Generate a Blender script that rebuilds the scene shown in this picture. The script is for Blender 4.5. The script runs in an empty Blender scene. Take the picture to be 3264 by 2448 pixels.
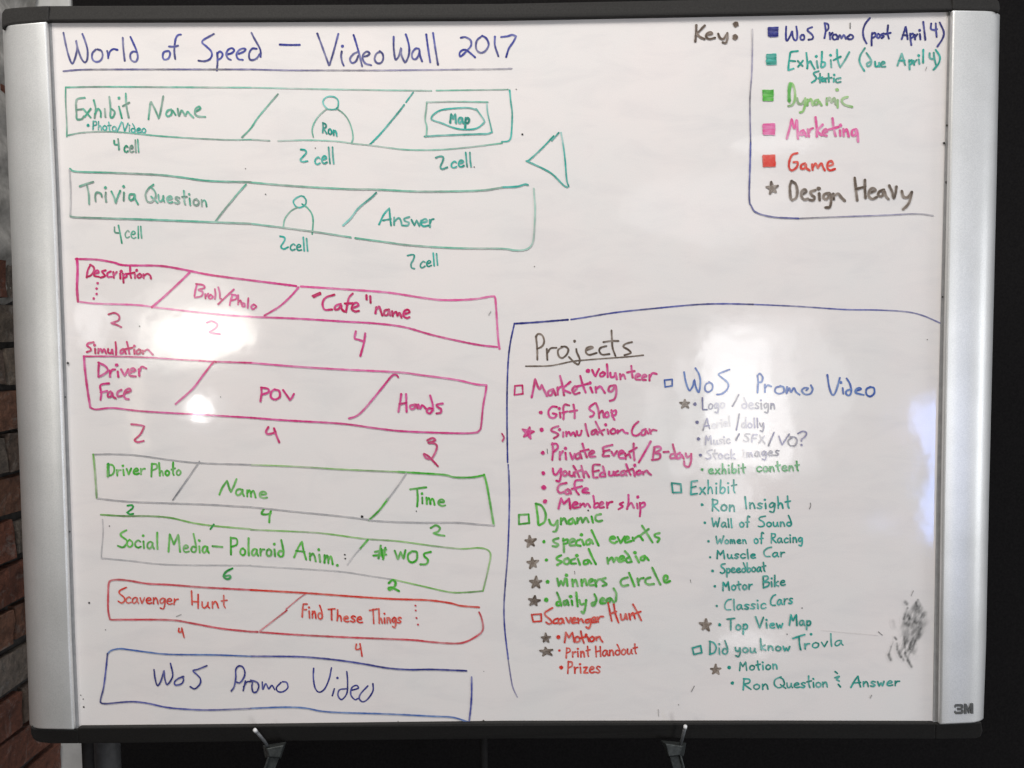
import bpy, bmesh, math, random
from mathutils import Vector, Matrix, Euler, noise as pnoise

S = bpy.context.scene
COL = S.collection
random.seed(7)

# ------------------------------------------------------------------ camera
F_PX = 2650.0                      # focal length in pixels of a 3264 px wide picture
BOARD_W, BOARD_H, Z0 = 1.2, 0.9705, 1.40
CAM = Vector((0.02455, -1.13717, Z0 + 0.05875))
EUL = Euler((1.51401, 0.00828, 0.00789), 'XYZ')
RM = EUL.to_matrix()
cd = bpy.data.cameras.new('camera'); cam = bpy.data.objects.new('camera', cd); COL.objects.link(cam)
cam.location = CAM; cam.rotation_euler = EUL
cd.sensor_width = 36.0; cd.lens = 36.0 * F_PX / 3264.0
cd.clip_start = 0.02; cd.clip_end = 60.0
S.camera = cam

# ------------------------------------------------------------------ world, lamps, exposure
w = bpy.data.worlds.new('World'); S.world = w; w.use_nodes = True
bg = w.node_tree.nodes['Background']
# dim even room: pale ceiling and right side, dark floor and dark left corner
_n, _l = w.node_tree.nodes, w.node_tree.links
_tc = _n.new('ShaderNodeTexCoord'); _dot = _n.new('ShaderNodeVectorMath'); _dot.operation = 'DOT_PRODUCT'
_l.new(_tc.outputs['Generated'], _dot.inputs[0]); _dot.inputs[1].default_value = (0.70, 0.0, 0.85)
_rp = _n.new('ShaderNodeValToRGB'); _mr = _n.new('ShaderNodeMapRange')
_mr.inputs['From Min'].default_value = -1.0; _mr.inputs['From Max'].default_value = 1.0
_l.new(_dot.outputs['Value'], _mr.inputs['Value']); _l.new(_mr.outputs[0], _rp.inputs[0])
for _k, (_p, _c) in enumerate(((0.33, (0.008, 0.007, 0.007)), (0.80, (1.05, 1.06, 1.09)), (0.52, (0.28, 0.28, 0.285)))):
    _e = _rp.color_ramp.elements[_k] if _k < 2 else _rp.color_ramp.elements.new(_p)
    _e.position = _p; _e.color = (*_c, 1)
_l.new(_rp.outputs[0], bg.inputs[0]); bg.inputs[1].default_value = 0.50
S.view_settings.view_transform = 'Standard'; S.view_settings.look = 'None'
S.view_settings.exposure = 0.0; S.view_settings.gamma = 1.0
S.view_settings.use_curve_mapping = False


def on_plane(px, py, d=0.0):
    """point of the board (d metres in front of the writing surface) seen at a picture point"""
    v = RM @ Vector(((px - 1632.0) / F_PX, -(py - 1224.0) / F_PX, -1.0))
    t = (-d - CAM.y) / v.y
    return CAM + v * t


def area(name, loc, target, sx, sy, power, color, shape='RECTANGLE', spread=math.pi):
    l = bpy.data.lights.new(name, 'AREA'); l.shape = shape; l.size = sx; l.size_y = sy
    l.energy = power; l.color = color; l.spread = spread
    o = bpy.data.objects.new(name, l); COL.objects.link(o)
    o.location = loc
    o.rotation_euler = (Vector(target) - Vector(loc)).to_track_quat('-Z', 'Y').to_euler()
    return o


# room light from above
area('ceiling_light', (-0.55, -1.22, Z0 + 1.58), (0, 0, Z0 + 0.1), 1.3, 0.5, 31.5, (1.0, 0.955, 0.90))
area('ceiling_light', (0.85, -1.25, Z0 + 1.62), (0, 0, Z0 + 0.0), 1.2, 0.5, 5.0, (0.95, 0.97, 1.0))
# added cool fill from the right, lifts the right end cap
area('window_or_fill_light', (2.7, -1.1, Z0 - 0.25), (0.6, 0, Z0 - 0.3), 0.9, 1.2, 11, (0.93, 0.96, 1.0))


def window(x0, y0, x1, y1, radiance, color, dist=3.2, shape='RECTANGLE'):
    """a window of the room behind the photographer, mirrored by the glossy board at x0..x1, y0..y1"""
    b = on_plane((x0 + x1) / 2, (y0 + y1) / 2)
    v = (b - CAM).normalized(); v.y = -v.y
    t = dist / -v.y
    p = b + v * t
    k = ((b - CAM).length + v.length * t) / F_PX
    sx, sy = abs(x1 - x0) * k, abs(y1 - y0) * k
    l = area('window_or_fill_light', p, p + Vector((0, 1, 0)), sx, sy, radiance * math.pi * sx * sy, color, shape)
    l.rotation_euler = (math.radians(90), 0, 0)
    return l


WARM, COOL, BLUE = (1.0, 0.96, 0.88), (0.97, 0.98, 1.0), (0.30, 0.45, 1.0)
window(500, 985, 800, 1135, 11, WARM, shape='ELLIPSE')
window(470, 1000, 680, 1148, 9, WARM)
window(470, 900, 760, 1000, 2.2, WARM, shape='ELLIPSE')
window(250, 975, 328, 1095, 5, COOL)
window(395, 980, 460, 1150, 2, COOL)
window(408, 1180, 452, 1450, 3.4, (1.0, 0.84, 0.68))
window(618, 1268, 652, 1326, 90, (1, 1, 1), shape='ELLIPSE')
window(2250, 1085, 2440, 1485, 9, COOL)
window(2250, 1230, 2500, 1490, 8, COOL)
window(2250, 1050, 2520, 1500, 4.0, COOL)
window(2250, 1010, 2600, 1510, 1.8, COOL)
window(2300, 1100, 2720, 1430, 1.5, COOL, shape='ELLIPSE')
window(2155, 1130, 2205, 1520, 2.6, COOL)
window(2060, 1230, 2120, 1420, 1.6, COOL)
window(2270, 1530, 2420, 1650, 3.5, COOL, shape='ELLIPSE')
window(2962, 1300, 3010, 1700, 19.0, BLUE)
window(2905, 1285, 2950, 1390, 11.0, BLUE, shape='ELLIPSE')
window(2755, 1652, 2850, 1692, 2.2, BLUE)
window(2330, 430, 2600, 485, 2.6, COOL, shape='ELLIPSE')
window(2000, 560, 2560, 760, 1.0, COOL, shape='ELLIPSE')
window(2310, 2015, 2480, 2085, 3.5, COOL, shape='ELLIPSE')


# ------------------------------------------------------------------ materials
def mat(name):
    m = bpy.data.materials.new(name); m.use_nodes = True
    n = m.node_tree.nodes; return m, n, m.node_tree.links, n['Principled BSDF']


def noise(n, l, scale, detail=3.0, rough=0.5, vec=None, dist=0.0):
    t = n.new('ShaderNodeTexNoise'); t.inputs['Scale'].default_value = scale
    t.inputs['Detail'].default_value = detail; t.inputs['Roughness'].default_value = rough
    t.inputs['Distortion'].default_value = dist
    if vec is not None: l.new(vec, t.inputs['Vector'])
    return t


def ramp(n, l, fac, stops):
    r = n.new('ShaderNodeValToRGB'); e = r.color_ramp.elements
    while len(e) < len(stops): e.new(0.5)
    for k, (p, c) in enumerate(stops): e[k].position = p; e[k].color = (*c, 1)
    l.new(fac, r.inputs[0]); return r


def mixc(n, l, kind, fac, a, b):
    x = n.new('ShaderNodeMix'); x.data_type = 'RGBA'; x.blend_type = kind
    for sock, v in ((x.inputs[0], fac), (x.inputs[6], a), (x.inputs[7], b)):
        if hasattr(v, 'is_linked'): l.new(v, sock)
        elif isinstance(v, tuple): sock.default_value = (*v, 1)
        else: sock.default_value = v
    return x.outputs[2]


def board_nodes(n, l):
    """colour and ripples of the enamelled board, shared by the board and the ink on it"""
    geo = n.new('ShaderNodeNewGeometry'); pos = geo.outputs['Position']
    a = noise(n, l, 7.0, 4, 0.6, pos)
    base = ramp(n, l, a.outputs[0], [(0.32, (0.750, 0.728, 0.712)), (0.68, (0.79, 0.738, 0.718))]).outputs[0]
    mp = n.new('ShaderNodeMapping'); mp.inputs['Scale'].default_value = (3.0, 1.0, 9.0); l.new(pos, mp.inputs[0])
    sm = noise(n, l, 3.0, 5, 0.65, mp.outputs[0], 0.6)
    smear = ramp(n, l, sm.outputs[0], [(0.30, (0.90, 0.905, 0.92)), (0.52, (1, 1, 1))]).outputs[0]
    base = mixc(n, l, 'MULTIPLY', 0.6, base, smear)
    g = noise(n, l, 900.0, 2, 0.7, pos)
    grain = ramp(n, l, g.outputs[0], [(0.25, (0.90, 0.90, 0.90)), (0.75, (1.06, 1.06, 1.06))]).outputs[0]
    base = mixc(n, l, 'MULTIPLY', 0.7, base, grain)
    h1 = noise(n, l, 5.0, 2, 0.5, pos); h2 = noise(n, l, 22.0, 2, 0.5, pos)
    add = n.new('ShaderNodeMath'); add.operation = 'MULTIPLY_ADD'
    l.new(h2.outputs[0], add.inputs[0]); add.inputs[1].default_value = 0.30; l.new(h1.outputs[0], add.inputs[2])
    bp = n.new('ShaderNodeBump'); bp.inputs['Strength'].default_value = 1.0
    bp.inputs['Distance'].default_value = 0.0008
    l.new(add.outputs[0], bp.inputs['Height'])
    return base, bp.outputs[0]


M_BOARD, n, l, p = mat('white_enamel')
bcol, bnor = board_nodes(n, l)
l.new(bcol, p.inputs['Base Color']); l.new(bnor, p.inputs['Normal'])
p.inputs['Roughness'].default_value = 0.075; p.inputs['IOR'].default_value = 1.5

M_INK, n, l, p = mat('marker_ink')
bcol, bnor = board_nodes(n, l)
at = n.new('ShaderNodeAttribute'); at.attribute_name = 'ink'
geo = n.new('ShaderNodeNewGeometry')
gr = noise(n, l, 420.0, 3, 0.7, geo.outputs['Position'])
gv = ramp(n, l, gr.outputs[0], [(0.30, (0.93, 0.93, 0.93)), (0.60, (1, 1, 1))]).outputs[0]
thin = mixc(n, l, 'MIX', gv, (1, 1, 1), at.outputs['Color'])
ink = mixc(n, l, 'MULTIPLY', 1.0, bcol, thin)
l.new(ink, p.inputs['Base Color']); l.new(bnor, p.inputs['Normal'])
p.inputs['Roughness'].default_value = 0.085; p.inputs['IOR'].default_value = 1.45

M_CAP, n, l, p = mat('silver_paint')
geo = n.new('ShaderNodeNewGeometry')
g = noise(n, l, 700.0, 3, 0.7, geo.outputs['Position'])
c = ramp(n, l, g.outputs[0], [(0.3, (0.66, 0.665, 0.66)), (0.7, (0.80, 0.80, 0.79))]).outputs[0]
g2 = noise(n, l, 9.0, 4, 0.6, geo.outputs['Position'])
c2 = ramp(n, l, g2.outputs[0], [(0.3, (0.88, 0.88, 0.87)), (0.6, (1, 1, 1))]).outputs[0]
l.new(mixc(n, l, 'MULTIPLY', 1.0, c, c2), p.inputs['Base Color'])
p.inputs['Roughness'].default_value = 0.40; p.inputs['Metallic'].default_value = 0.6


def plain(name, lo, hi, rough, scale=300.0, metallic=0.0, spec=0.5):
    m, n, l, p = mat(name); geo = n.new('ShaderNodeNewGeometry')
    g = noise(n, l, scale, 4, 0.65, geo.outputs['Position'])
    c = ramp(n, l, g.outputs[0], [(0.3, lo), (0.7, hi)]).outputs[0]
    l.new(c, p.inputs['Base Color']); p.inputs['Roughness'].default_value = rough
    p.inputs['Metallic'].default_value = metallic; p.inputs['Specular IOR Level'].default_value = spec
    return m


M_RAIL = plain('charcoal_plastic', (0.014, 0.0132, 0.0123), (0.027, 0.0255, 0.024), 0.7, 500, spec=0.25)
M_GAPSHADE = plain('gap_shade_grey', (0.27, 0.27, 0.275), (0.37, 0.37, 0.375), 0.6, 60)  # flat grey standing in for the shaded gap beside the caps
M_BLACK = plain('black_cloth', (0.006, 0.0054, 0.0057), (0.013, 0.012, 0.012), 0.95, 250, spec=0.1)
M_STEEL = plain('brushed_steel', (0.045, 0.05, 0.05), (0.10, 0.11, 0.107), 0.42, 180, 0.5)
M_PIN = plain('pin_metal', (0.10, 0.105, 0.11), (0.16, 0.165, 0.17), 0.4, 180, 0.3)
M_TIP = plain('white_tip', (0.65, 0.65, 0.65), (0.75, 0.75, 0.75), 0.4, 100)
M_LEG = plain('black_tube', (0.012, 0.011, 0.011), (0.02, 0.019, 0.019), 0.6, 100, spec=0.2)
M_POST = plain('grey_tube', (0.055, 0.055, 0.056), (0.08, 0.08, 0.082), 0.45, 100)
M_JAMB = plain('pale_paint', (0.50, 0.50, 0.48), (0.60, 0.60, 0.58), 0.7, 40)
M_LOGO = plain('logo_print', (0.06, 0.063, 0.063), (0.10, 0.103, 0.103), 0.6, 200)

M_BRICK, n, l, p = mat('old_brick')
geo = n.new('ShaderNodeNewGeometry'); pos = geo.outputs['Position']
at = n.new('ShaderNodeAttribute'); at.attribute_name = 'tone'
g = noise(n, l, 60.0, 6, 0.7, pos)
fine = ramp(n, l, g.outputs[0], [(0.3, (0.45, 0.45, 0.45)), (0.7, (1.25, 1.2, 1.15))]).outputs[0]
br = mixc(n, l, 'MULTIPLY', 1.0, at.outputs['Color'], fine)
lm = noise(n, l, 22.0, 6, 0.75, pos, 0.8)
lime = ramp(n, l, lm.outputs[0], [(0.54, (0, 0, 0)), (0.72, (0.7, 0.7, 0.7))]).outputs[0]
br = mixc(n, l, 'MIX', lime, br, (0.30, 0.29, 0.27))
l.new(br, p.inputs['Base Color']); p.inputs['Roughness'].default_value = 0.9
bp = n.new('ShaderNodeBump'); bp.inputs['Distance'].default_value = 0.01; l.new(g.outputs[0], bp.inputs['Height'])
l.new(bp.outputs[0], p.inputs['Normal'])
M_MORTAR = plain('dark_mortar', (0.03, 0.028, 0.026), (0.09, 0.085, 0.08), 0.95, 60)
M_LIME = plain('lime_plaster', (0.26, 0.25, 0.23), (0.55, 0.53, 0.50), 0.9, 45)


# ------------------------------------------------------------------ object helpers
def link(name, me, m, parent=None, smooth=False, label=None):
    o = bpy.data.objects.new(name, me); COL.objects.link(o)
    if m is not None: me.materials.append(m)
    if smooth:
        for f in me.polygons: f.use_smooth = True
    if parent is not None:
        o.parent = parent
        o.matrix_parent_inverse = parent_world(parent).inverted()
    if label: o['label'] = label
    return o


def parent_world(o):
    m = Matrix.Translation(o.location)
    return m if o.parent is None else parent_world(o.parent) @ o.matrix_parent_inverse @ m


def thing(name, loc, label, cat, group=None):
    o = bpy.data.objects.new(name, None); COL.objects.link(o); o.location = loc
    o['label'] = label; o['category'] = cat
    if group: o['group'] = group
    return o


def from_bm(bm, name):
    bmesh.ops.recalc_face_normals(bm, faces=bm.faces)
    me = bpy.data.meshes.new(name); bm.to_mesh(me); bm.free(); return me


def slab(front, back, name):
    """closed solid between two rings of equal length"""
    bm = bmesh.new(); n_ = len(front)
    a = [bm.verts.new(v) for v in front]; b = [bm.verts.new(v) for v in back]
    bm.faces.new(a); bm.faces.new(b)
    for i in range(n_): bm.faces.new((a[i], a[(i + 1) % n_], b[(i + 1) % n_], b[i]))
    return bm


def bevel(bm, r, seg=2):
    bmesh.ops.recalc_face_normals(bm, faces=bm.faces)
    e = [x for x in bm.edges if len(x.link_faces) == 2 and x.calc_face_angle(0) > 0.6]
    bmesh.ops.bevel(bm, geom=e, offset=r, segments=seg, affect='EDGES', profile=0.5)
    return bm


def tube(bm, pts, radii, seg=14):
    rings = []
    for i, q in enumerate(pts):
        d = (Vector(pts[min(i + 1, len(pts) - 1)]) - Vector(pts[max(i - 1, 0)])).normalized()
        up = Vector((0, 1, 0)) if abs(d.y) < 0.9 else Vector((1, 0, 0))
        u = d.cross(up).normalized(); v = d.cross(u)
        rings.append([bm.verts.new(Vector(q) + (u * math.cos(t) + v * math.sin(t)) * radii[i])
                      for t in [2 * math.pi * k / seg for k in range(seg)]])
    for a, b in zip(rings, rings[1:]):
        for k in range(seg): bm.faces.new((a[k], a[(k + 1) % seg], b[(k + 1) % seg], b[k]))
    bm.faces.new(rings[0]); bm.faces.new(rings[-1])


def lerp(tab, t):
    for (a, va), (b, vb) in zip(tab, tab[1:]):
        if t <= b: return va + (vb - va) * (t - a) / (b - a)
    return tab[-1][1]


# ------------------------------------------------------------------ background
# black backdrop
bm = slab([(-0.865, 0.565, -0.2), (2.4, 0.565, -0.2), (2.4, 0.565, 3.2), (-0.865, 0.565, 3.2)],
          [(-0.865, 0.70, -0.2), (2.4, 0.70, -0.2), (2.4, 0.70, 3.2), (-0.865, 0.70, 3.2)], 'p')
o = link('black_backdrop', from_bm(bm, 'black_backdrop'), M_BLACK)
o['label'] = 'plain matt black backdrop filling the space behind the whiteboard'; o['category'] = 'backdrop'

# pale painted wall end between the brick and the black
XJ0, XJ1 = -0.98, -0.868
bm = slab([(XJ0, 0.56, -0.2), (XJ1, 0.56, -0.2), (XJ1, 0.56, 3.2), (XJ0, 0.56, 3.2)],
          [(XJ0, 0.70, -0.2), (XJ1, 0.70, -0.2), (XJ1, 0.70, 3.2), (XJ0, 0.70, 3.2)], 'p')
bevel(bm, 0.004)
o = link('painted_wall', from_bm(bm, 'painted_wall'), M_JAMB)
o['label'] = 'narrow pale grey painted wall strip between the brick wall and the black backdrop'; o['category'] = 'wall'

# brick wall running away from the viewer on the left
XW = -0.941
bm = bmesh.new(); tone = bm.loops.layers.float_color.new('tone')
rnd = random.Random(3)
course, joint = 0.083, 0.013
TONES = [(0.17, 0.125, 0.10), (0.19, 0.155, 0.125), (0.19, 0.072, 0.045), (0.20, 0.10, 0.065), (0.20, 0.17, 0.145), (0.12, 0.095, 0.08)]
z = -0.2; row = 0
while z < 3.0:
    y = -0.3 - (0.11 if row % 2 else 0.0) - rnd.random() * 0.02
    while y < 0.545:
        L = 0.205 + rnd.random() * 0.02
        y1 = min(y + L - joint, 0.552)
        if y1 - y > 0.02:
            px_ = XW - rnd.random() * 0.007
            h = course - joint - rnd.random() * 0.005
            j = lambda s=0.0035: (rnd.random() - 0.5) * 2 * s
            fr = [(px_ + j(), y + j(), z + j()), (px_ + j(), y1 + j(), z + j()), (px_ + j(), y1 + j(), z + h + j()), (px_ + j(), y + j(), z + h + j())]
            bk = [(XW - 0.06, q[1], q[2]) for q in fr]
            a = [bm.verts.new(v) for v in fr]; b = [bm.verts.new(v) for v in bk]
            fs = [bm.faces.new(a)] + [bm.faces.new((a[i], b[i], b[(i + 1) % 4], a[(i + 1) % 4])) for i in range(4)]
            t = rnd.choice(TONES if z > 1.15 else TONES[2:4] * 2 + TONES)
            k = 0.75 + rnd.random() * 0.5
            for f in fs:
                for lp in f.loops: lp[tone] = (t[0] * k, t[1] * k, t[2] * k, 1)
        y += L
    z += course; row += 1
bmesh.ops.subdivide_edges(bm, edges=bm.edges[:], cuts=2, use_grid_fill=True)
for v in bm.verts:
    if v.co.x > XW - 0.03:
        v.co += Vector((rnd.random() - 0.5, (rnd.random() - 0.5), rnd.random() - 0.5)) * 0.004
wall = thing('brick_wall', (XW - 0.06, 0.1, 0), 'rough old brown brick wall with dark raked joints left of the whiteboard', 'wall')
me = from_bm(bm, 'bricks'); link('bricks', me, M_BRICK, wall)
bm = slab([(XW - 0.022, -0.6, -0.2), (XW - 0.022, 0.558, -0.2), (XW - 0.022, 0.558, 3.2), (XW - 0.022, -0.6, 3.2)],
          [(XW - 0.2, -0.6, -0.2), (XW - 0.2, 0.558, -0.2), (XW - 0.2, 0.558, 3.2), (XW - 0.2, -0.6, 3.2)], 'p')
link('mortar', from_bm(bm, 'mortar'), M_MORTAR, wall)
# lumpy lime plaster left on the upper courses
bm = bmesh.new(); NZ, NY = 60, 26
grid = []
for i in range(NZ + 1):
    zz = 1.50 + 1.2 * i / NZ; r_ = []
    for k in range(NY + 1):
        yy = -0.3 + 0.852 * k / NY
        edge = max(0.0, 1.0 - (zz - 1.50 - 0.05 * math.sin(yy * 31) - 0.03 * math.sin(yy * 77 + 1)) / 0.10)
        r_.append(bm.verts.new((XW + 0.004 + 0.006 * math.sin(zz * 74) + 0.005 * rnd.random() - 0.03 * min(1.6, edge), yy, zz)))
    grid.append(r_)
for a, b in zip(grid, grid[1:]):
    for k in range(NY): bm.faces.new((a[k], a[k + 1], b[k + 1], b[k]))
ext = bmesh.ops.extrude_face_region(bm, geom=bm.faces[:])
for v in [g_ for g_ in ext['geom'] if isinstance(g_, bmesh.types.BMVert)]: v.co.x -= 0.05
link('lime_plaster', from_bm(bm, 'lime_plaster'), M_LIME, wall, smooth=True)

# ------------------------------------------------------------------ whiteboard
WB = thing('whiteboard', (0, 0, Z0 - BOARD_H / 2), 'large whiteboard covered in coloured marker writing, with silver end caps and charcoal rails', 'whiteboard')
TOP = [(0, 72), (163, 72), (800, 70), (1600, 65.5), (2400, 50), (3024, 38), (3264, 33)]
BOT = [(0, 2320), (249, 2318), (800, 2314.5), (1200, 2309), (1600, 2304.5), (2400, 2303.5), (2975, 2305), (3264, 2307)]
LIN = [(0, 161), (72, 163), (600, 188), (1100, 207), (1600, 224), (2050, 239), (2318, 251), (2448, 258)]
LOUT = [(0, 2), (85, 8), (600, 29), (840, 38), (1100, 45), (1500, 63), (1800, 74), (2100, 87), (2330, 95), (2448, 100)]
RIN = [(0, 3027), (38, 3024), (600, 3010), (1100, 2997), (1600, 2986), (2050, 2978), (2305, 2974), (2448, 2971)]
ROUT = [(0, 3190), (40, 3187), (600, 3176), (1100, 3164), (1600, 3152), (2050, 3143), (2305, 3134), (2448, 3130)]


def edge_y(tab, n_=24, x0=None, x1=None):
    a = tab[0][0] if x0 is None else x0; b = tab[-1][0] if x1 is None else x1
    return [(a + (b - a) * i / n_, lerp(tab, a + (b - a) * i / n_)) for i in range(n_ + 1)]


# writing surface: a thin enamelled sheet tucked under rails and caps
f0 = [on_plane(x, y - 14) for x, y in edge_y(TOP, 20, 110, 3090)] + [on_plane(x, y + 14) for x, y in reversed(edge_y(BOT, 20, 190, 3050))]
bm = slab(f0, [q + Vector((0, 0.010, 0)) for q in f0], 'p')
SURF = link('writing_surface', from_bm(bm, 'writing_surface'), M_BOARD, WB)

# grey strips that paint the shadow in the gap between sheet and caps
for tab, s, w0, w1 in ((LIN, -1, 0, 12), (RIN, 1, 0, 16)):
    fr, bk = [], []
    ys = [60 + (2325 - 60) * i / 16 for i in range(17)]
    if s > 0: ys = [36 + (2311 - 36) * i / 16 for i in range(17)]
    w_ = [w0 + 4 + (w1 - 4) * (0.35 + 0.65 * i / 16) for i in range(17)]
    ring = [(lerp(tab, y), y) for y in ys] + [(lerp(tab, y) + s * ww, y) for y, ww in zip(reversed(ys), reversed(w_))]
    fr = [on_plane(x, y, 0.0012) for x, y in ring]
    link('gap_shade', from_bm(slab(fr, [q + Vector((0, 0.006, 0)) for q in fr], 'p'), 'gap_shade'), M_GAPSHADE, WB)


def cap(tin, tout, s, ytop, ybot, gap):
    """rounded silver profile; u runs from the inner to the outer edge"""
    prof = [(0.0, -0.012), (0.0, 0.004), (0.012, 0.0085), (0.05, 0.0118), (0.10, 0.0128), (0.3, 0.0136), (0.5, 0.0138), (0.7, 0.0128),
            (0.82, 0.0105), (0.90, 0.0068), (0.96, 0.001), (0.99, -0.006), (1.0, -0.016), (0.97, -0.024)]
    bm = bmesh.new(); rings = []
    NS = 40
    for i in range(NS + 1):
        t = i / NS; t = 0.5 - 0.5 * math.cos(math.pi * t); ring = []
        for u, d in prof:
            uu = max(0.0, (u - 0.72) / 0.28); rr = 15 * (1 - math.sqrt(max(0.0, 1 - uu * uu * 0.98)))
            ui = max(0.0, (0.06 - u) / 0.06); rr += 7 * ui * ui
            y0 = ytop(u) + rr; y1 = ybot(u) - rr
            y = y0 + (y1 - y0) * t
            g_ = gap * (0.35 + 0.65 * t) if s > 0 else gap
            xi = lerp(tin, y) + s * g_; xo = lerp(tout, y)
            ring.append(bm.verts.new(on_plane(xi + (xo - xi) * u, y, d)))
        rings.append(ring)
    m_ = len(prof)
    for a, b in zip(rings, rings[1:]):
        for k in range(m_): bm.faces.new((a[k], a[(k + 1) % m_], b[(k + 1) % m_], b[k]))
    bm.faces.new(rings[0]); bm.faces.new(rings[-1])
    return from_bm(bm, 'end_cap')


CL = link('end_cap', cap(LIN, LOUT, -1, lambda u: 69 + 13 * u, lambda u: 2325 - 3 * u, 9), M_CAP, WB, True)
CR = link('end_cap', cap(RIN, ROUT, 1, lambda u: 33 + 3 * u, lambda u: 2309 - 7 * u, 15), M_CAP, WB, True)

# rails
def rail(upper, lower, xs_u, xs_l, d, name, m=M_RAIL, r=0.0025, d2=None):
    d2 = d if d2 is None else d2
    a = [on_plane(x, y, d) for x, y in edge_y(upper, 24, *xs_u)]; b = [on_plane(x, y, d2) for x, y in reversed(edge_y(lower, 24, *xs_l))]
    fr = a + b
    bm = bevel(slab(fr, [Vector((q.x, 0.022, q.z)) for q in fr], 'p'), r)
    return link(name, from_bm(bm, name), m, WB)


TOPU = [(0, 26), (60, 21), (150, 17), (800, 14.5), (1600, 10), (2400, -6), (3264, -24)]
TOPL = [(0, 66), (163, 66), (800, 64), (1600, 59.5), (2400, 44), (3024, 31), (3264, 27)]
rail(TOPU, TOPL, (150, 3040), (150, 3040), 0.005, 'top_rail', d2=0.0085)
BOTU = [(200, 2322), (249, 2320), (800, 2315), (1200, 2310), (1600, 2305.5), (2400, 2304.5), (2975, 2306), (3264, 2308)]
BOTL = [(200, 2372), (800, 2365), (1600, 2356), (2400, 2355.5), (3000, 2357), (3264, 2358)]
rail(BOTU, BOTL, (246, 2984), (246, 2984), 0.008, 'bottom_rail', d2=-0.008)


def corner(pts, d, tilt=0.0, name='corner_plug'):
    ya = min(y for x, y in pts); fr = [on_plane(x, y, d + tilt * (y - ya)) for x, y in pts]
    bm = bevel(slab(fr, [Vector((q.x, 0.024, q.z)) for q in fr], 'p'), 0.0022)
    return link(name, from_bm(bm, name), M_RAIL, WB)


corner([(4, 40), (14, 27), (40, 23), (100, 19), (155, 16.5), (155, 67), (100, 70), (40, 76), (14, 84), (4, 94)], 0.0095)
corner([(3036, -18), (3110, -18), (3160, -14), (3186, 2), (3190, 26), (3186, 40), (3160, 33), (3100, 30), (3036, 30)], 0.0095)
corner([(96, 2316), (108, 2322), (140, 2325), (236, 2327), (250, 2325), (250, 2371), (160, 2371), (120, 2366), (104, 2356), (96, 2338)], 0.0092, -0.0003)
corner([(2980, 2308), (3060, 2306), (3110, 2304), (3130, 2302), (3134, 2330), (3128, 2348), (3110, 2355), (2980, 2357)], 0.0092, -0.0003)


# maker's mark on the right cap
def mark(polys, d=0.0146):
    bm = bmesh.new()
    for ring in polys:
        fr = [on_plane(x, y, d) for x, y in ring]
        a = [bm.verts.new(q) for q in fr]; b = [bm.verts.new(q + Vector((0, 0.004, 0))) for q in fr]
        f1 = bm.faces.new(a); f2 = bm.faces.new(b)
        for i in range(len(a)): bm.faces.new((a[i], a[(i + 1) % len(a)], b[(i + 1) % len(a)], b[i]))
        bmesh.ops.triangulate(bm, faces=[f1, f2], ngon_method='EAR_CLIP')
    return from_bm(bm, 'maker_mark')


X, Y = 3043.0, 2245.0
q4 = lambda x0, y0, x1, y1: [(x0, y0), (x1, y0), (x1, y1), (x0, y1)]
QUADS = [q4(4, 0, 21, 8), q4(9, 12, 21, 20), q4(4, 24, 21, 32), [(21, 0), (25, 1), (28, 5), (28, 12), (25, 15.5), (21, 15.9)], [(21, 16.1), (25, 16.5), (28, 20), (28, 27), (25, 31), (21, 32)],
         [(0, 4), (3.9, 0), (3.9, 8), (3.9, 11), (0, 11)], [(0, 21), (3.9, 21), (3.9, 24), (3.9, 32), (0, 28)],
         q4(31, 0, 38.4, 32), [(38.5, 0), (45.4, 17), (45.4, 32), (38.5, 13)], [(45.6, 17), (52.5, 0), (52.5, 13), (45.6, 32)], q4(52.6, 0, 60, 32)]
link('maker_mark', mark([[(X + a, Y + b - a * 0.03) for a, b in r_] for r_ in QUADS]), M_LOGO, CR)

# ------------------------------------------------------------------ easel under the board
EZ = thing('easel', (0.02, 0.08, 0), 'black easel behind the whiteboard with two small steel brackets and pegs below its bottom rail', 'easel')


def at_depth(px, py, y):
    v = RM @ Vector(((px - 1632.0) / F_PX, -(py - 1224.0) / F_PX, -1.0)); t = (y - CAM.y) / v.y
    return CAM + v * t


def leg(xc, half, y, m, name, top=2360):
    a = at_depth(xc, top, y); r = half / F_PX * (y - CAM.y)
    bm = bmesh.new(); tube(bm, [a, (a.x + 0.004, a.y, 0.0)], [r, r])
    return link(name, from_bm(bm, name), m, EZ, True)


leg(278, 18, 0.06, M_LEG, 'leg', 2350)
leg(338, 42, 0.10, M_POST, 'leg', 2340)
leg(1541, 13, 0.09, M_LEG, 'centre_post', 2340)


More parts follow.
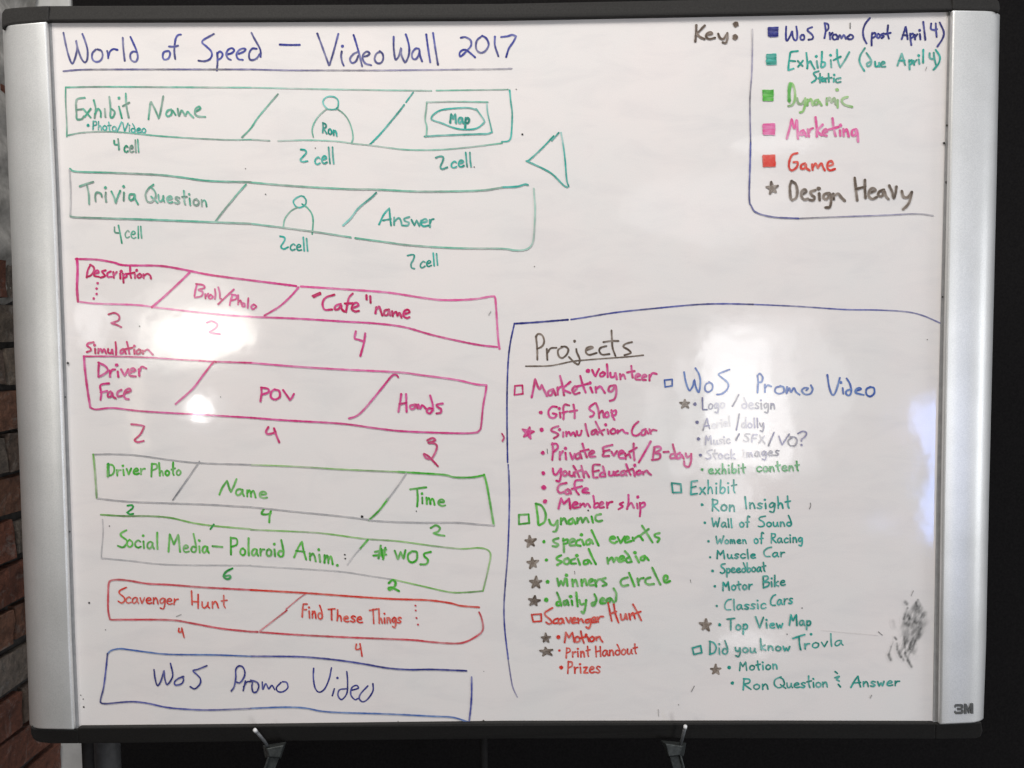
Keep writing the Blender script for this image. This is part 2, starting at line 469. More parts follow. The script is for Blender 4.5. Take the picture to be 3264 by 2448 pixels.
def bracket(fx):
    """tapered steel bracket with a slanting peg; fx maps the right-hand drawing to the picture"""
    D = 0.012
    def P(x, y, d): return on_plane(*fx(x, y), d)
    bm = bmesh.new()
    front = [(0, 0), (54, 8), (44, 36), (10, 40)]
    a = [bm.verts.new(P(x, y, D + 0.012)) for x, y in front]
    top = [(-20, -12), (60, -6)]
    b = [bm.verts.new(P(x, y, D - 0.012)) for x, y in [(-16, -12), (66, -4), (58, 40), (6, 44)]]
    bm.faces.new(a); bm.faces.new(b)
    for i in range(4): bm.faces.new((a[i], a[(i + 1) % 4], b[(i + 1) % 4], b[i]))
    # lower stem
    st = [(12, 41), (46, 37), (74, 130), (40, 132)]
    a = [bm.verts.new(P(x, y, D + 0.004)) for x, y in st]; b = [bm.verts.new(P(x, y, D - 0.012)) for x, y in st]
    bm.faces.new(a); bm.faces.new(b)
    for i in range(4): bm.faces.new((a[i], a[(i + 1) % 4], b[(i + 1) % 4], b[i]))
    rb = [(44, 36), (50, 37), (76, 130), (68, 131)]
    a = [bm.verts.new(P(x, y, D + 0.010)) for x, y in rb]; b = [bm.verts.new(P(x, y, D)) for x, y in rb]
    bm.faces.new(a); bm.faces.new(b)
    for i in range(4): bm.faces.new((a[i], a[(i + 1) % 4], b[(i + 1) % 4], b[i]))
    bevel(bm, 0.0008, 1)
    br = link('bracket', from_bm(bm, 'bracket'), M_STEEL, EZ)
    bm = bmesh.new(); tube(bm, [P(44, 12, D), P(53, -18, D + 0.012), P(62, -52, D + 0.026)], [0.0022, 0.0022, 0.0022], 12)
    pg = link('peg', from_bm(bm, 'peg'), M_PIN, br, True)
    bm = bmesh.new(); tube(bm, [P(61.5, -50, D + 0.0255), P(63, -57, D + 0.028)], [0.0026, 0.0024], 12)
    link('peg_tip', from_bm(bm, 'peg_tip'), M_TIP, pg.parent, True)


bracket(lambda x, y: (2122 + x, 2371 + y))
# the left one is the same bracket turned the other way
bracket(lambda x, y: (904 - x * 0.98 - (y * 0.06 if y > 0 else -(x - 44) * 0.0 + y * -0.55), 2376 + y * 0.95 + (x * 0.05)))

# ------------------------------------------------------------------ ink
INKS = {
    'blue': (0.068, 0.085, 0.40), 'dblue': (0.028, 0.037, 0.28), 'mblue': (0.058, 0.155, 0.54), 'gblue': (0.17, 0.17, 0.36),
    'teal': (0.022, 0.45, 0.37), 'dteal': (0.015, 0.39, 0.325), 'bteal': (0.03, 0.45, 0.37), 'green': (0.13, 0.52, 0.36), 'dgreen': (0.08, 0.45, 0.30),
    'lime': (0.085, 0.55, 0.05), 'plime': (0.27, 0.62, 0.17), 'emer': (0.035, 0.42, 0.085), 'magenta': (0.77, 0.05, 0.28), 'pink': (0.92, 0.18, 0.48), 'wine': (0.70, 0.03, 0.185),
    'red': (0.85, 0.062, 0.04), 'crimson': (0.74, 0.07, 0.095), 'black': (0.12, 0.09, 0.07), 'brown': (0.17, 0.13, 0.10), 'taupe': (0.205, 0.165, 0.13), 'grey': (0.38, 0.39, 0.41),
    'dot': (0.04, 0.04, 0.04), 'smut': (0.12, 0.125, 0.125), 'lgrey': (0.40, 0.42, 0.45)}
DRY = {'blue': 0.35, 'gblue': 0.6, 'dgreen': 0.45, 'green': 0.4, 'teal': 0.2, 'plime': 0.4, 'lime': 0.18, 'brown': 0.1, 'crimson': 0.25}
NAMES = {'gblue': 'blue', 'dblue': 'blue', 'mblue': 'blue', 'dteal': 'teal', 'bteal': 'teal', 'dgreen': 'green', 'lime': 'light green', 'plime': 'pale green', 'emer': 'green',
         'wine': 'magenta', 'crimson': 'red', 'taupe': 'grey brown', 'smut': 'grey', 'lgrey': 'grey'}
K = 2.765
OFF = {}
for r_, oy in zip('ABCDE', (0, 500, 1000, 1500, 1848)):
    for c_, ox in zip('1234', (0, 800, 1600, 2400)): OFF[r_ + c_] = (ox, oy)
OFF['E4'] = (2464, 1848)
PXM = 0.000429            # metres on the board per picture pixel
stroke_no = 0


class Ink:
    """collects marker strokes of one word or drawing; builds one mesh"""
    lift = 0.0
    def __init__(s): s.bm = bmesh.new(); s.lay = s.bm.verts.layers.float_color.new('ink')

    def vert(s, u, v, d, col):
        q = s.bm.verts.new((u, -d, v)); s_ = s; q[s_.lay] = (*col, 1); return q

    def ribbon(s, pts, width, ink, dens=1.0, fade=None, wob=0.12, rnd=random, dry=None):
        """pts in picture pixels"""
        global stroke_no
        stroke_no += 1
        base = 0.0003 + (stroke_no % 160) * 0.000005
        q = [on_plane(x, y) for x, y in pts]; q = [(p_.x, p_.z) for p_ in q]
        # resample evenly
        out = [q[0]]; step = 0.0011; acc = 0.0
        for a, b in zip(q, q[1:]):
            L = math.hypot(b[0] - a[0], b[1] - a[1])
            if L < 1e-9: continue
            n_ = max(1, int(L / step))
            for i in range(1, n_ + 1): out.append((a[0] + (b[0] - a[0]) * i / n_, a[1] + (b[1] - a[1]) * i / n_))
        q = out; n_ = len(q)
        T = INKS[ink] if isinstance(ink, str) else ink
        hw = width * 0.80 * PXM / 2
        dry = (DRY.get(ink, 0.12) if isinstance(ink, str) else 0.1) if dry is None else dry
        lum = 0.25 * T[0] + 0.5 * T[1] + 0.25 * T[2]; GT = tuple(0.5 * (lum ** 0.8) + 0.25 * lum + 0.03 for _ in T)
        dph = rnd.random() * 6.28; dfr = 25 + rnd.random() * 60
        ph = [rnd.random() * 6.28 for _ in range(6)]
        def info(i, t, d_):
            wv = 1 + wob * (0.6 * math.sin(d_ * 300 + ph[0]) + 0.5 * math.sin(d_ * 900 + ph[1]))
            dn = 0.95 * dens * (1 + 0.22 * math.sin(d_ * 95 + ph[2]) + 0.14 * math.sin(d_ * 340 + ph[3]))
            if fade: dn *= fade[0] + (fade[1] - fade[0]) * t
            e = min(d_, total - d_)
            dn *= 1 + 0.20 * math.exp(-e / 0.002)
            return hw * wv, max(0.05, dn)
        total = 0.0
        ds = [0.0]
        for a, b in zip(q, q[1:]): total += math.hypot(b[0] - a[0], b[1] - a[1]); ds.append(total)
        rows = []
        prev = None
        for i in range(n_):
            a = q[max(i - 2, 0)]; b = q[min(i + 2, n_ - 1)]
            tx, ty = b[0] - a[0], b[1] - a[1]; L = math.hypot(tx, ty)
            if L < 1e-9: tx, ty = prev or (1, 0)
            else: tx, ty = tx / L, ty / L
            prev = (tx, ty)
            h_, dn = info(i, i / max(1, n_ - 1), ds[i])
            rows.append((q[i], (tx, ty), h_, dn))
        d0 = base
        def row(c, t, h_, dn, k):
            nx, ny = -t[1], t[0]
            g_ = dry * max(0.0, 0.5 + 0.75 * math.sin(dfr * (c[0] + c[1] * 1.3) + dph))
            TT = tuple(a_ + (b_ - a_) * min(0.85, g_) for a_, b_ in zip(T, GT))
            col = tuple(max(0.0, x) ** dn for x in TT); ce = tuple(max(0.0, x) ** (dn * 0.55) for x in TT)
            return [s.vert(c[0] + nx * h_ * m_, c[1] + ny * h_ * m_, d0 + k * 2e-7, cc)
                    for m_, cc in ((-1, ce), (-0.62, col), (0.62, col), (1, ce))]
        vr = []
        k = 0
        c, t, h_, dn = rows[0]
        for f in (1.0, 0.8, 0.45):
            vr.append(row((c[0] - t[0] * h_ * f, c[1] - t[1] * h_ * f), t, h_ * math.sqrt(max(0.02, 1 - f * f)), dn, k)); k += 1
        for c, t, h_, dn in rows: vr.append(row(c, t, h_, dn, k)); k += 1
        c, t, h_, dn = rows[-1]
        for f in (0.45, 0.8, 1.0):
            vr.append(row((c[0] + t[0] * h_ * f, c[1] + t[1] * h_ * f), t, h_ * math.sqrt(max(0.02, 1 - f * f)), dn, k)); k += 1
        for a, b in zip(vr, vr[1:]):
            for i in range(3): s.bm.faces.new((a[i], a[i + 1], b[i + 1], b[i]))

    def blob(s, ring, ink, dens=1.0):
        global stroke_no
        stroke_no += 1; d = s.lift + 0.0003 + (stroke_no % 160) * 0.000005
        T = INKS[ink]; q = [on_plane(x, y) for x, y in ring]
        c = sum((Vector((a.x, a.z)) for a in q), Vector((0, 0))) / len(q)
        cv = s.vert(c.x, c.y, d, tuple(x ** dens for x in T))
        vi = []; vo = []
        for a in q:
            k_ = dens * (0.8 + 0.4 * random.random())
            vi.append(s.vert(c.x + (a.x - c.x) * 0.86, c.y + (a.z - c.y) * 0.86, d, tuple(x ** k_ for x in T)))
            vo.append(s.vert(a.x, a.z, d, tuple(x ** (dens * 0.6) for x in T)))
        n_ = len(q)
        for i in range(n_):
            j = (i + 1) % n_
            s.bm.faces.new((cv, vi[i], vi[j])); s.bm.faces.new((vi[i], vo[i], vo[j], vi[j]))

    def build(s, name, label=None, parent=None):
        for f in s.bm.faces:
            pass
        s.bm.normal_update()
        for f in s.bm.faces:
            if f.normal.y > 0: f.normal_flip()
        me = bpy.data.meshes.new(name); s.bm.to_mesh(me); s.bm.free()
        return link(name, me, M_INK, parent or SURF, False, label)


def smooth(pts, n_=7):
    """Catmull-Rom through the points; a doubled point stays a corner"""
    runs = [[pts[0]]]
    for a in pts[1:]:
        if a == runs[-1][-1]: runs.append([a])
        else: runs[-1].append(a)
    out = []
    for r in runs:
        if len(r) < 3: out += r; continue
        e = [(2 * r[0][0] - r[1][0], 2 * r[0][1] - r[1][1])] + r + [(2 * r[-1][0] - r[-2][0], 2 * r[-1][1] - r[-2][1])]
        for i in range(1, len(e) - 2):
            p0, p1, p2, p3 = e[i - 1:i + 3]
            for k in range(n_):
                t = k / n_
                out.append(tuple(0.5 * (2 * p1[m] + (p2[m] - p0[m]) * t + (2 * p0[m] - 5 * p1[m] + 4 * p2[m] - p3[m]) * t * t
                                        + (3 * p1[m] - p0[m] - 3 * p2[m] + p3[m]) * t ** 3) for m in (0, 1)))
        out.append(r[-1])
    return out


def N(tile, pts):
    ox, oy = OFF[tile]
    return [(ox + x / K, oy + y / K) for x, y in pts]


def parse(txt):
    """'x,y x,y ... | x,y ...' -> list of strokes"""
    return [[tuple(float(v) for v in a.split(',')) for a in st.split()] for st in txt.split('|')]


def draw(ik, tile, txt, width, ink, dens=1.0, fade=None, wob=0.12):
    for st in parse(txt):
        if len(st) == 1: dot(ik, tile, st[0], width * 0.62 * K, ink, dens)
        else: ik.ribbon(smooth(N(tile, st)), width, ink, dens, fade, wob)


def dot(ik, tile, c, r, ink, dens=1.1):
    x, y = N(tile, [c])[0]; r = r / K; a0 = random.random() * 6
    ik.blob([(x + r * (0.85 + 0.3 * random.random()) * math.cos(a0 + 6.2832 * i / 11), y + r * (0.85 + 0.3 * random.random()) * math.sin(a0 + 6.2832 * i / 11)) for i in range(11)], ink, dens)


# the hand: single-stroke letters; small letters in x-heights (2 = ascender), capitals and figures in cap heights
SM = {
 'a': (1.0, '.8,.85 .5,1 .12,.75 .05,.25 .33,0 .68,.38 .8,.95 .82,.4 1.0,.02'), 'b': (.85, '.1,2 .12,1 .12,.08|.12,.5 .42,.92 .8,.7 .78,.25 .45,0 .12,.12'),
 'c': (.85, '.8,.85 .5,1 .1,.62 .15,.15 .48,0 .85,.15'), 'd': (.95, '.4,2 .72,1.25 .86,.55 .72,.08 .32,0 .05,.38 .3,.82 .78,.72'),
 'D': (.95, '.82,2 .82,1 .85,.4 .9,0|.8,.85 .42,.95 .08,.6 .12,.12 .42,0 .8,.5'),
 'e': (.9, '.06,.5 .68,.6 .74,.86 .45,1 .1,.7 .1,.22 .45,0 .88,.12'), 'f': (.8, '.88,1.88 .6,2 .42,1.6 .4,.7 .34,0|.05,1.0 .75,1.06'),
 'g': (.9, '.75,.85 .42,1 .06,.62 .2,.16 .55,.32 .78,.92 .82,.0 .6,-.75 .15,-.6'), 'h': (.85, '.1,2 .12,1 .1,0|.12,.5 .42,.95 .66,.72 .75,0'),
 'i': (.32, '.12,.95 .18,0|.1,1.5'), 'j': (.5, '.4,1 .42,-.3 .25,-.8 0,-.5|.4,1.5'), 'k': (.85, '.1,2 .12,0|.7,1 .15,.45 .8,0'),
 'l': (.3, '.08,2 .12,1 .2,0'), 'm': (1.2, '.08,.95 .1,0|.1,.5 .34,.95 .5,.6 .52,.05|.53,.5 .8,.95 .96,.6 1.05,0'),
 'n': (.85, '.08,.95 .1,0|.1,.5 .42,.95 .66,.7 .78,0'), 'o': (.85, '.48,.98 .12,.78 .05,.28 .38,0 .74,.22 .78,.72 .4,1'),
 'p': (.85, '.1,.95 .1,0 .08,-.85|.1,.6 .42,1 .76,.75 .7,.25 .4,.02 .1,.15'), 'q': (.85, '.7,.9 .4,1 .05,.6 .2,.1 .7,.6|.75,.95 .78,-.9'),
 'r': (.7, '.08,.95 .1,0|.1,.42 .34,.85 .7,.92'), 's': (.75, '.7,.9 .35,1 .1,.76 .4,.5 .65,.25 .4,0 .0,.1'),
 't': (.72, '.28,1.9 .32,.9 .34,.4 .48,0|0,1.05 .7,1.18'), 'u': (.95, '.05,.95 .1,.2 .4,0 .7,.4 .75,.95 .78,.3 .95,0'),
 'v': (.8, '.02,.95 .36,0 .36,0 .75,.98'), 'w': (1.1, '0,.95 .25,0 .25,0 .5,.7 .5,.7 .76,0 .76,0 1,.95'), 'x': (.85, '.05,.95 .8,0|.75,.95 .05,0'),
 'y': (.85, '.05,.95 .15,.38 .5,.32 .75,.95|.78,.95 .78,0 .5,-.8 .1,-.62'), 'z': (.8, '.05,.9 .7,.94 .7,.94 .1,.05 .1,.05 .8,.03'),
 '.': (.3, '.1,.02'), '-': (.65, '.08,.5 .55,.52'), "'": (.3, '.1,2 .1,1.6')}
CP = {
 'A': (.66, '0,0 .22,.55 .42,1 .42,1 .5,.5 .62,0|.12,.38 .58,.42'), 'B': (.56, '.08,1 .1,.5 .08,0|.08,1 .4,.95 .44,.7 .12,.5 .52,.4 .5,.1 .1,0'),
 'C': (.56, '.58,.97 .3,.88 .06,.5 .15,.08 .52,.02'), 'D': (.6, '.08,.95 .1,0|.04,.95 .4,.85 .58,.5 .44,.12 .08,.0'),
 'E': (.52, '.5,1 .1,.95 .1,.95 .05,.5 .03,.02 .03,.02 .5,.05|.05,.52 .4,.56'), 'F': (.5, '.5,1 .12,.95 .12,.95 .06,.5 .02,0|.06,.5 .42,.55'),
 'G': (.6, '.55,.95 .25,.95 .03,.45 .2,.02 .5,.15 .5,.42 .5,.42 .28,.4'), 'H': (.62, '.08,1 .1,0|.1,.48 .55,.54|.5,.95 .55,0'), 'I': (.22, '.06,1 .16,0'),
 'K': (.6, '.1,1 .08,0|.55,1 .12,.45 .6,.02'), 'L': (.5, '.08,1 .1,.03 .1,.03 .5,0'), 'M': (.78, '.04,0 .12,.95 .12,.95 .36,.4 .36,.4 .6,.95 .6,.95 .7,0'),
 'N': (.64, '.05,0 .15,.95 .15,.95 .45,.05 .45,.05 .6,1'), 'O': (.8, '.42,.98 .1,.75 .05,.28 .36,.0 .7,.25 .72,.72 .38,1'), 'P': (.52, '.1,1 .08,.5 .06,0|.08,.97 .42,.92 .45,.62 .1,.46'),
 'Q': (.8, '.5,1 .12,.75 .05,.3 .36,.02 .7,.3 .66,.75 .42,.95|.45,.3 .8,-.03'), 'R': (.56, '.1,1 .08,.5 .06,0|.08,.97 .42,.92 .42,.62 .12,.48 .12,.48 .55,0'),
 'S': (.52, '.55,.97 .2,.9 .1,.7 .4,.45 .45,.15 .2,0 0,.08'), 'T': (.6, '0,.92 .6,1|.3,.95 .33,0'), 'V': (.62, '.02,1 .28,.02 .28,.02 .6,.98'),
 'W': (.84, '0,.97 .18,.02 .18,.02 .42,.65 .42,.65 .6,.02 .6,.02 .8,1'), 'X': (.6, '.05,1 .55,0|.5,1 .03,0'), 'Y': (.6, '.03,1 .12,.5 .4,.5 .55,1|.55,1 .55,.2 .4,-.35 .1,-.25'),
 '2': (.6, '.05,.85 .3,1 .5,.75 .1,.05 .1,.05 .55,.0'), '4': (.55, '.08,1 .02,.5 .02,.5 .5,.45|.42,.95 .46,0'), '/': (.45, '.45,1.1 0,-.12'), '(': (.3, '.25,1.1 .03,.5 .22,-.2'), '#': (.6, '.2,1 .15,0|.5,1 .42,0|0,.65 .6,.72|0,.3 .6,.38')}


def write(ik, tile, text, x0, b0, x1, b1, xh, capH, width, ink, dens=1.0, fade=None, gap=0.30, slant=0.0):
    """a word between x0 and x1 on the baseline b0..b1 (tile pixels)"""
    rnd = random.Random(text + tile); xh *= 0.93; width *= 0.95
    lay = []; x = 0.0
    for ch in text:
        if ch == ' ': x += xh * 0.7; continue
        cap_ = ch in CP and ch not in ('D',) or (ch == 'D')
        if ch == '~': ch, cap_ = 'D', False      # '~' is the straight-backed small d
        else: cap_ = ch in CP
        wd, g_ = (CP if cap_ else SM)[ch]
        sc = capH if cap_ else xh
        lay.append((ch, cap_, x, sc, g_)); x += wd * sc + xh * gap
    total = x - xh * gap - xh * 0.05
    kx = (x1 - x0) / total
    asc = capH / xh
    for n_, (ch, cap_, gx, sc, g_) in enumerate(lay):
        rot = (rnd.random() - 0.5) * 0.10; dy = (rnd.random() - 0.5) * 0.08 * xh; sy = 1 + (rnd.random() - 0.5) * 0.10
        f = 1.0
        if fade:
            t = n_ / max(1, len(lay) - 1); f = fade[0] + (fade[1] - fade[0]) * t
        for st in parse(g_):
            pts = []
            for a, b in st:
                a += (rnd.random() - 0.5) * 0.05; b += (rnd.random() - 0.5) * 0.04
                if cap_: yy = b * capH
                else: yy = (b if b <= 1 else 1 + (b - 1) * (asc - 1)) * xh
                yy *= sy
                xx = x0 + (gx + a * sc) * kx + yy * (slant + rot)
                base = b0 + (b1 - b0) * (xx - x0) / max(1.0, (x1 - x0))
                pts.append((xx, base - yy + dy))
            if len(pts) == 1: dot(ik, tile, pts[0], width * K * 0.55, ink, dens * f)
            else:
                # keep doubled corners doubled after jitter
                src = st; q = [pts[0]]
                for i in range(1, len(pts)): q.append(q[-1] if src[i] == src[i - 1] else pts[i])
                ik.ribbon(smooth(N(tile, q)), width * (0.92 + 0.16 * rnd.random()), ink, dens * f * (0.85 + 0.3 * rnd.random()), None, 0.12, rnd)


def cname(i): return NAMES.get(i, i)


def line(tile, specs, width, ink, label=None, dens=1.0, bullet=None, br=12, name='handwritten_line'):
    ik = Ink()
    if bullet: dot(ik, tile, bullet, br, ink)
    for sp in specs:
        if isinstance(sp, str): draw(ik, tile, sp, width, ink, dens)
        else:
            d = dict(sp[8]) if len(sp) > 8 else {}
            wd = d.pop('w', width); ikc = d.pop('ink', ink); dd = d.pop('dens', dens)
            write(ik, sp[7] if len(sp) > 7 and sp[7] else tile, *sp[:7], wd, ikc, dd, **d)
    if label and any(k in label for k in ('"2"', '"4"', '"3"', '"6"', ' cell"')): name = 'handwritten_number'
    return ik.build(name, label)


def drawing(name, parts, label=None):
    """parts: (tile, strokes, width, ink, density, fade)"""
    ik = Ink()
    for p_ in parts: draw(ik, *p_)
    return ik.build(name, label)


def star(tile, c, r, ink, width, seed, sx=1.0):
    rnd = random.Random(seed); ik = Ink(); pts = []; r *= 0.9
    a0 = -math.pi / 2 + (rnd.random() - 0.5) * 0.4
    tips = [(c[0] + r * sx * (0.85 + 0.35 * rnd.random()) * math.cos(a0 + i * 4 * math.pi / 5), c[1] + r * (0.85 + 0.35 * rnd.random()) * math.sin(a0 + i * 4 * math.pi / 5)) for i in range(5)]
    for i in range(5): ik.ribbon(N(tile, [tips[i], tips[(i + 1) % 5]]), width, ink, 0.75 + 0.3 * rnd.random())
    dot(ik, tile, c, r * 0.42, ink, 0.85)
    return ik.build('drawn_star', cname(ink) + ' hand drawn star')


def checkbox(tile, pts, width, ink):
    ik = Ink(); pts = pts + [pts[0]]
    for a, b in zip(pts, pts[1:]): ik.ribbon(N(tile, [a, b]), width, ink, 0.9 + 0.2 * random.random())
    return ik.build('drawn_checkbox', cname(ink) + ' hand drawn square bullet')


def swatch(tile, pts, ink):
    ik = Ink(); q = N(tile, pts); ring = []
    for a, b in zip(q, q[1:] + q[:1]):
        for k in range(6):
            t = k / 6; ring.append((a[0] + (b[0] - a[0]) * t + (random.random() - 0.5) * 2.2, a[1] + (b[1] - a[1]) * t + (random.random() - 0.5) * 2.2))
    ik.blob(ring, ink, 0.95)
    y0 = min(y for x, y in q); y1 = max(y for x, y in q); xa = min(x for x, y in q); xb = max(x for x, y in q)
    y = y0 + 5
    while y < y1 - 4:
        ik.ribbon([(xa + 5, y + random.random() * 2), (xb - 5, y - 1 + random.random() * 3)], 10, ink, 0.95 + 0.12 * random.random()); y += 4.5
    return ik.build('colour_swatch', cname(ink) + ' filled colour swatch')


# ---- heading
line('A1', ['560,290 580,390 605,490 635,560 660,520 680,430 670,355 670,355 690,440 720,520 750,550 770,520 772,440 750,360 727,300', '845,437 815,470 815,520 845,545 885,535 905,495 895,450 860,435', '945,450 952,480 955,512|955,497 970,455 1000,433 1035,440', '1083,335 1088,430 1100,535', '1150,325 1180,390 1205,450 1215,500 1205,535 1185,545 1155,525 1150,480 1175,455 1207,460'], 8.2, 'blue', 'blue handwritten first word of the heading', 0.95)
line('A1', ['1480,450 1445,460 1435,500 1450,525 1485,515 1500,475 1490,450', '1595,305 1570,310 1550,340 1540,400 1537,460 1545,520|1490,410 1530,412 1570,403'], 8.2, 'blue', 'blue handwritten "of" in the heading', 0.95)
line('A1', ['1885,300 1840,325 1790,355 1785,380 1820,410 1860,450 1868,490 1845,525 1800,540 1750,535', '1915,465 1918,540 1912,620|1916,530 1950,510 1962,475 1938,455 1915,475', '2000,480 2040,470 2065,445 2045,425 2010,440 1995,480 2010,515 2035,528', '2105,475 2150,455 2165,435 2140,428 2105,445 2085,485 2100,520 2140,528', '2217,290 2242,340 2282,410 2297,450 2297,500|2262,430 2222,430 2197,470 2200,520 2227,530 2262,515 2287,480'], 8.2, 'blue', 'blue handwritten third word of the heading', 1.0)
line('A2', ['255,393 340,397 430,396'], 8.2, 'blue', 'blue dash in the heading', 1.1)
line('A2', ['585,297 620,390 660,500 690,580 690,580 700,550 730,450 770,300', '800,455 795,500 805,550 818,578|806,408', '905,310 930,390 955,480 980,583|935,460 900,480 873,520 890,555 925,540 945,495', '990,500 1030,490 1045,470 1020,455 990,480 985,520 1010,560 1060,575', '1140,455 1105,475 1090,520 1110,555 1145,555 1165,520 1160,475 1135,452'], 8.2, 'blue', 'blue handwritten "Video" in the heading', 1.0)
line('A2', ['1258,325 1258,420 1270,515 1285,520 1305,490 1325,420 1325,420 1325,480 1350,540 1365,545 1390,490 1395,420 1380,350 1365,305', '1480,430 1450,430 1420,470 1425,515 1455,520 1480,480 1485,440 1490,490 1508,540', '1545,305 1560,420 1580,548', '1605,293 1625,430 1648,570'], 8.2, 'blue', 'blue handwritten "Wall" in the heading', 1.0)
line('A2', ['1850,333 1890,328 1935,355 1940,400 1910,440 1860,490 1842,495 1840,465 1870,440 1910,450 1975,505', '2035,318 1990,360 1985,430 2020,465 2065,450 2095,395 2075,340 2038,316', '2150,325 2150,400 2180,495', '2205,327 2262,320 2302,308 2337,320 2337,320 2312,370 2272,430 2249,503'], 8.2, 'blue', 'blue handwritten "2017" ending the heading', 1.0)
drawing('drawn_underline', [('A1', '560,628 720,615 1000,612 1600,612 2212,612', 7, 'gblue', 0.9), ('A2', '0,612 340,620 700,620 1200,620 2212,608 2267,604', 6.5, 'gblue', 0.8, (1.0, 0.5))], 'blue underline below the heading')

# ---- first green strip
drawing('drawn_frame', [
    ('A1', '580,770 900,765 1500,768 2212,772', 6.5, 'dgreen', 0.75, (1.2, .55)), ('A2', '0,772 600,785 1200,795 1590,800', 6, 'green', 0.55, (.7, 1.1)), ('A2', '1635,798 2212,790 2262,788', 5.5, 'green', 0.75),
    ('A1', '580,770 580,900 590,1100 590,1205', 6.5, 'dgreen', 0.8), ('A1', '590,1195 720,1170 900,1160 1100,1168 1400,1198 1700,1218 2000,1232 2212,1230', 6, 'dgreen', 0.7),
    ('A2', '0,1230 165,1240', 6, 'dgreen', 0.6), ('A2', '240,1242 500,1235 750,1245 900,1265 1050,1280 1200,1300 1380,1320 1650,1320 1900,1300 2212,1262', 6, 'green', 0.6, (.7, 1.2)),
    ('A3', '0,1250 50,1245 75,1220 85,1150 90,1000 78,900 68,797', 7, 'teal', 0.85), ('A1', '2135,1210 2212,1130 2272,1040 2372,920 2450,830', 7, 'dgreen', 0.75), ('A2', '1045,1278 1150,1170 1300,990 1350,925', 7.5, 'teal', 0.9), ('A2', '1368,900 1430,815', 6.5, 'teal', 0.8)],
    'green hand drawn frame of the topmost strip')
line('A1', ['748,862 690,870 672,900 675,1000 680,1050 720,1050 740,1025|678,968 730,962', '735,960 800,1035|800,960 748,1030', '828,885 845,960 835,1040|838,1005 865,960 888,985 890,1030',
            '925,960 930,1030', '965,855 975,950 975,1030 1000,1028 1012,985 985,962', '1050,940 1075,1040|1050,865', '1110,825 1115,930 1135,1035|1085,935 1140,905'], 8, 'dgreen', 'green handwritten "Exhibit" in the topmost strip', 0.85)
line('A1', ['1310,1050 1325,920 1332,895 1332,895 1370,970 1400,1045 1400,1045 1415,990 1440,850', '1510,965 1480,975 1465,1005 1480,1025 1510,1010 1520,975 1548,1012',
            '1568,960 1578,1022 1600,975 1622,1000 1635,1018 1655,985 1678,1010 1705,1035', '1720,985 1765,960 1755,940 1725,960 1720,1000 1745,1025 1810,1030'], 8, 'dgreen', 'green handwritten "Name" in the topmost strip', 0.85)
line('A1', [('Photo/Video', 815, 1142, 1285, 1172, 44, 76, None, {'gap': .2})], 5.6, 'teal', 'teal handwritten "Photo/Video"', 0.85, (778, 1105), 14)
line('A1', ['1008,1240 1012,1272 1045,1275|1042,1225 1048,1275 1050,1318', ('cell', 1095, 1342, 1225, 1342, 62, 108)], 7, 'dgreen', 'green handwritten "4 cell" at the first strip', 1.0)
drawing('drawn_figure', [('A2', '670,955 640,920 640,880 680,852 735,855 768,885 768,940 755,955', 6, 'teal', 0.75, (.5, 1.2)), ('A2', '665,960 715,966 765,960', 6, 'bteal', 0.75),
    ('A2', '665,962 600,1020 555,1090 540,1150 550,1208', 5.5, 'dgreen', 0.65), ('A2', '765,962 820,1005 860,1060 890,1140 900,1210 890,1255', 5.5, 'dgreen', 0.75)], 'green hand drawn bust of a person with a name inside')
line('A2', [('Ron', 628, 1165, 757, 1200, 50, 90)], 7, 'dteal', 'teal handwritten "Ron" inside the drawn bust', 1.0)
drawing('drawn_map', [('A2', '2088,900 1800,896 1550,900', 5.5, 'dgreen', 0.6, (1.2, .6)), ('A2', '1550,900 1545,960 1535,1050 1550,1120 1545,1205', 6.5, 'green', 0.75), ('A2', '1530,1203 1700,1193 2000,1182 2080,1180 2125,1165', 7, 'teal', 0.8),
    ('A2', '2125,1165 2110,1100 2085,990 2080,915', 6, 'teal', 0.95, (1.2, .25)), ('A2', '1990,968 1900,950 1700,965 1620,1000 1590,1040 1605,1060 1680,1085 1800,1130 1900,1142 1990,1130 2050,1085 2052,1055 2000,980 1985,960', 6.5, 'teal', 0.75)], 'green hand drawn map outline in a small frame')
line('A2', [('Map', 1752, 1080, 1922, 1088, 52, 84)], 9, 'dteal', 'teal handwritten "Map"', 1.05)
line('A2', ['440,1318 475,1322 488,1345 460,1380 437,1408 455,1426 500,1420', ('cell', 562, 1447, 732, 1438, 68, 140)], 7, 'teal', 'teal handwritten "2 cell" below the bust', 0.9)
line('A2', ['1630,1390 1665,1378 1695,1385 1690,1420 1670,1470 1685,1490 1730,1475', ('cell', 1762, 1478, 1942, 1466, 60, 122)], 7, 'teal', 'teal handwritten "2 cell" below the map', 0.95)
drawing('drawn_triangle', [('A3', '500,1170 440,1240', 6, 'dteal', 0.9), ('A3', '455,1200 350,1310 240,1410 215,1420', 6.5, 'bteal', 0.95), ('A3', '220,1420 370,1490 450,1540 540,1630 575,1650', 7, 'teal', 0.85), ('A3', '588,1642 570,1580 555,1400 535,1250 520,1170', 6.5, 'dteal', 0.95, (1.2, .3))], 'teal hand drawn triangle pointing left')

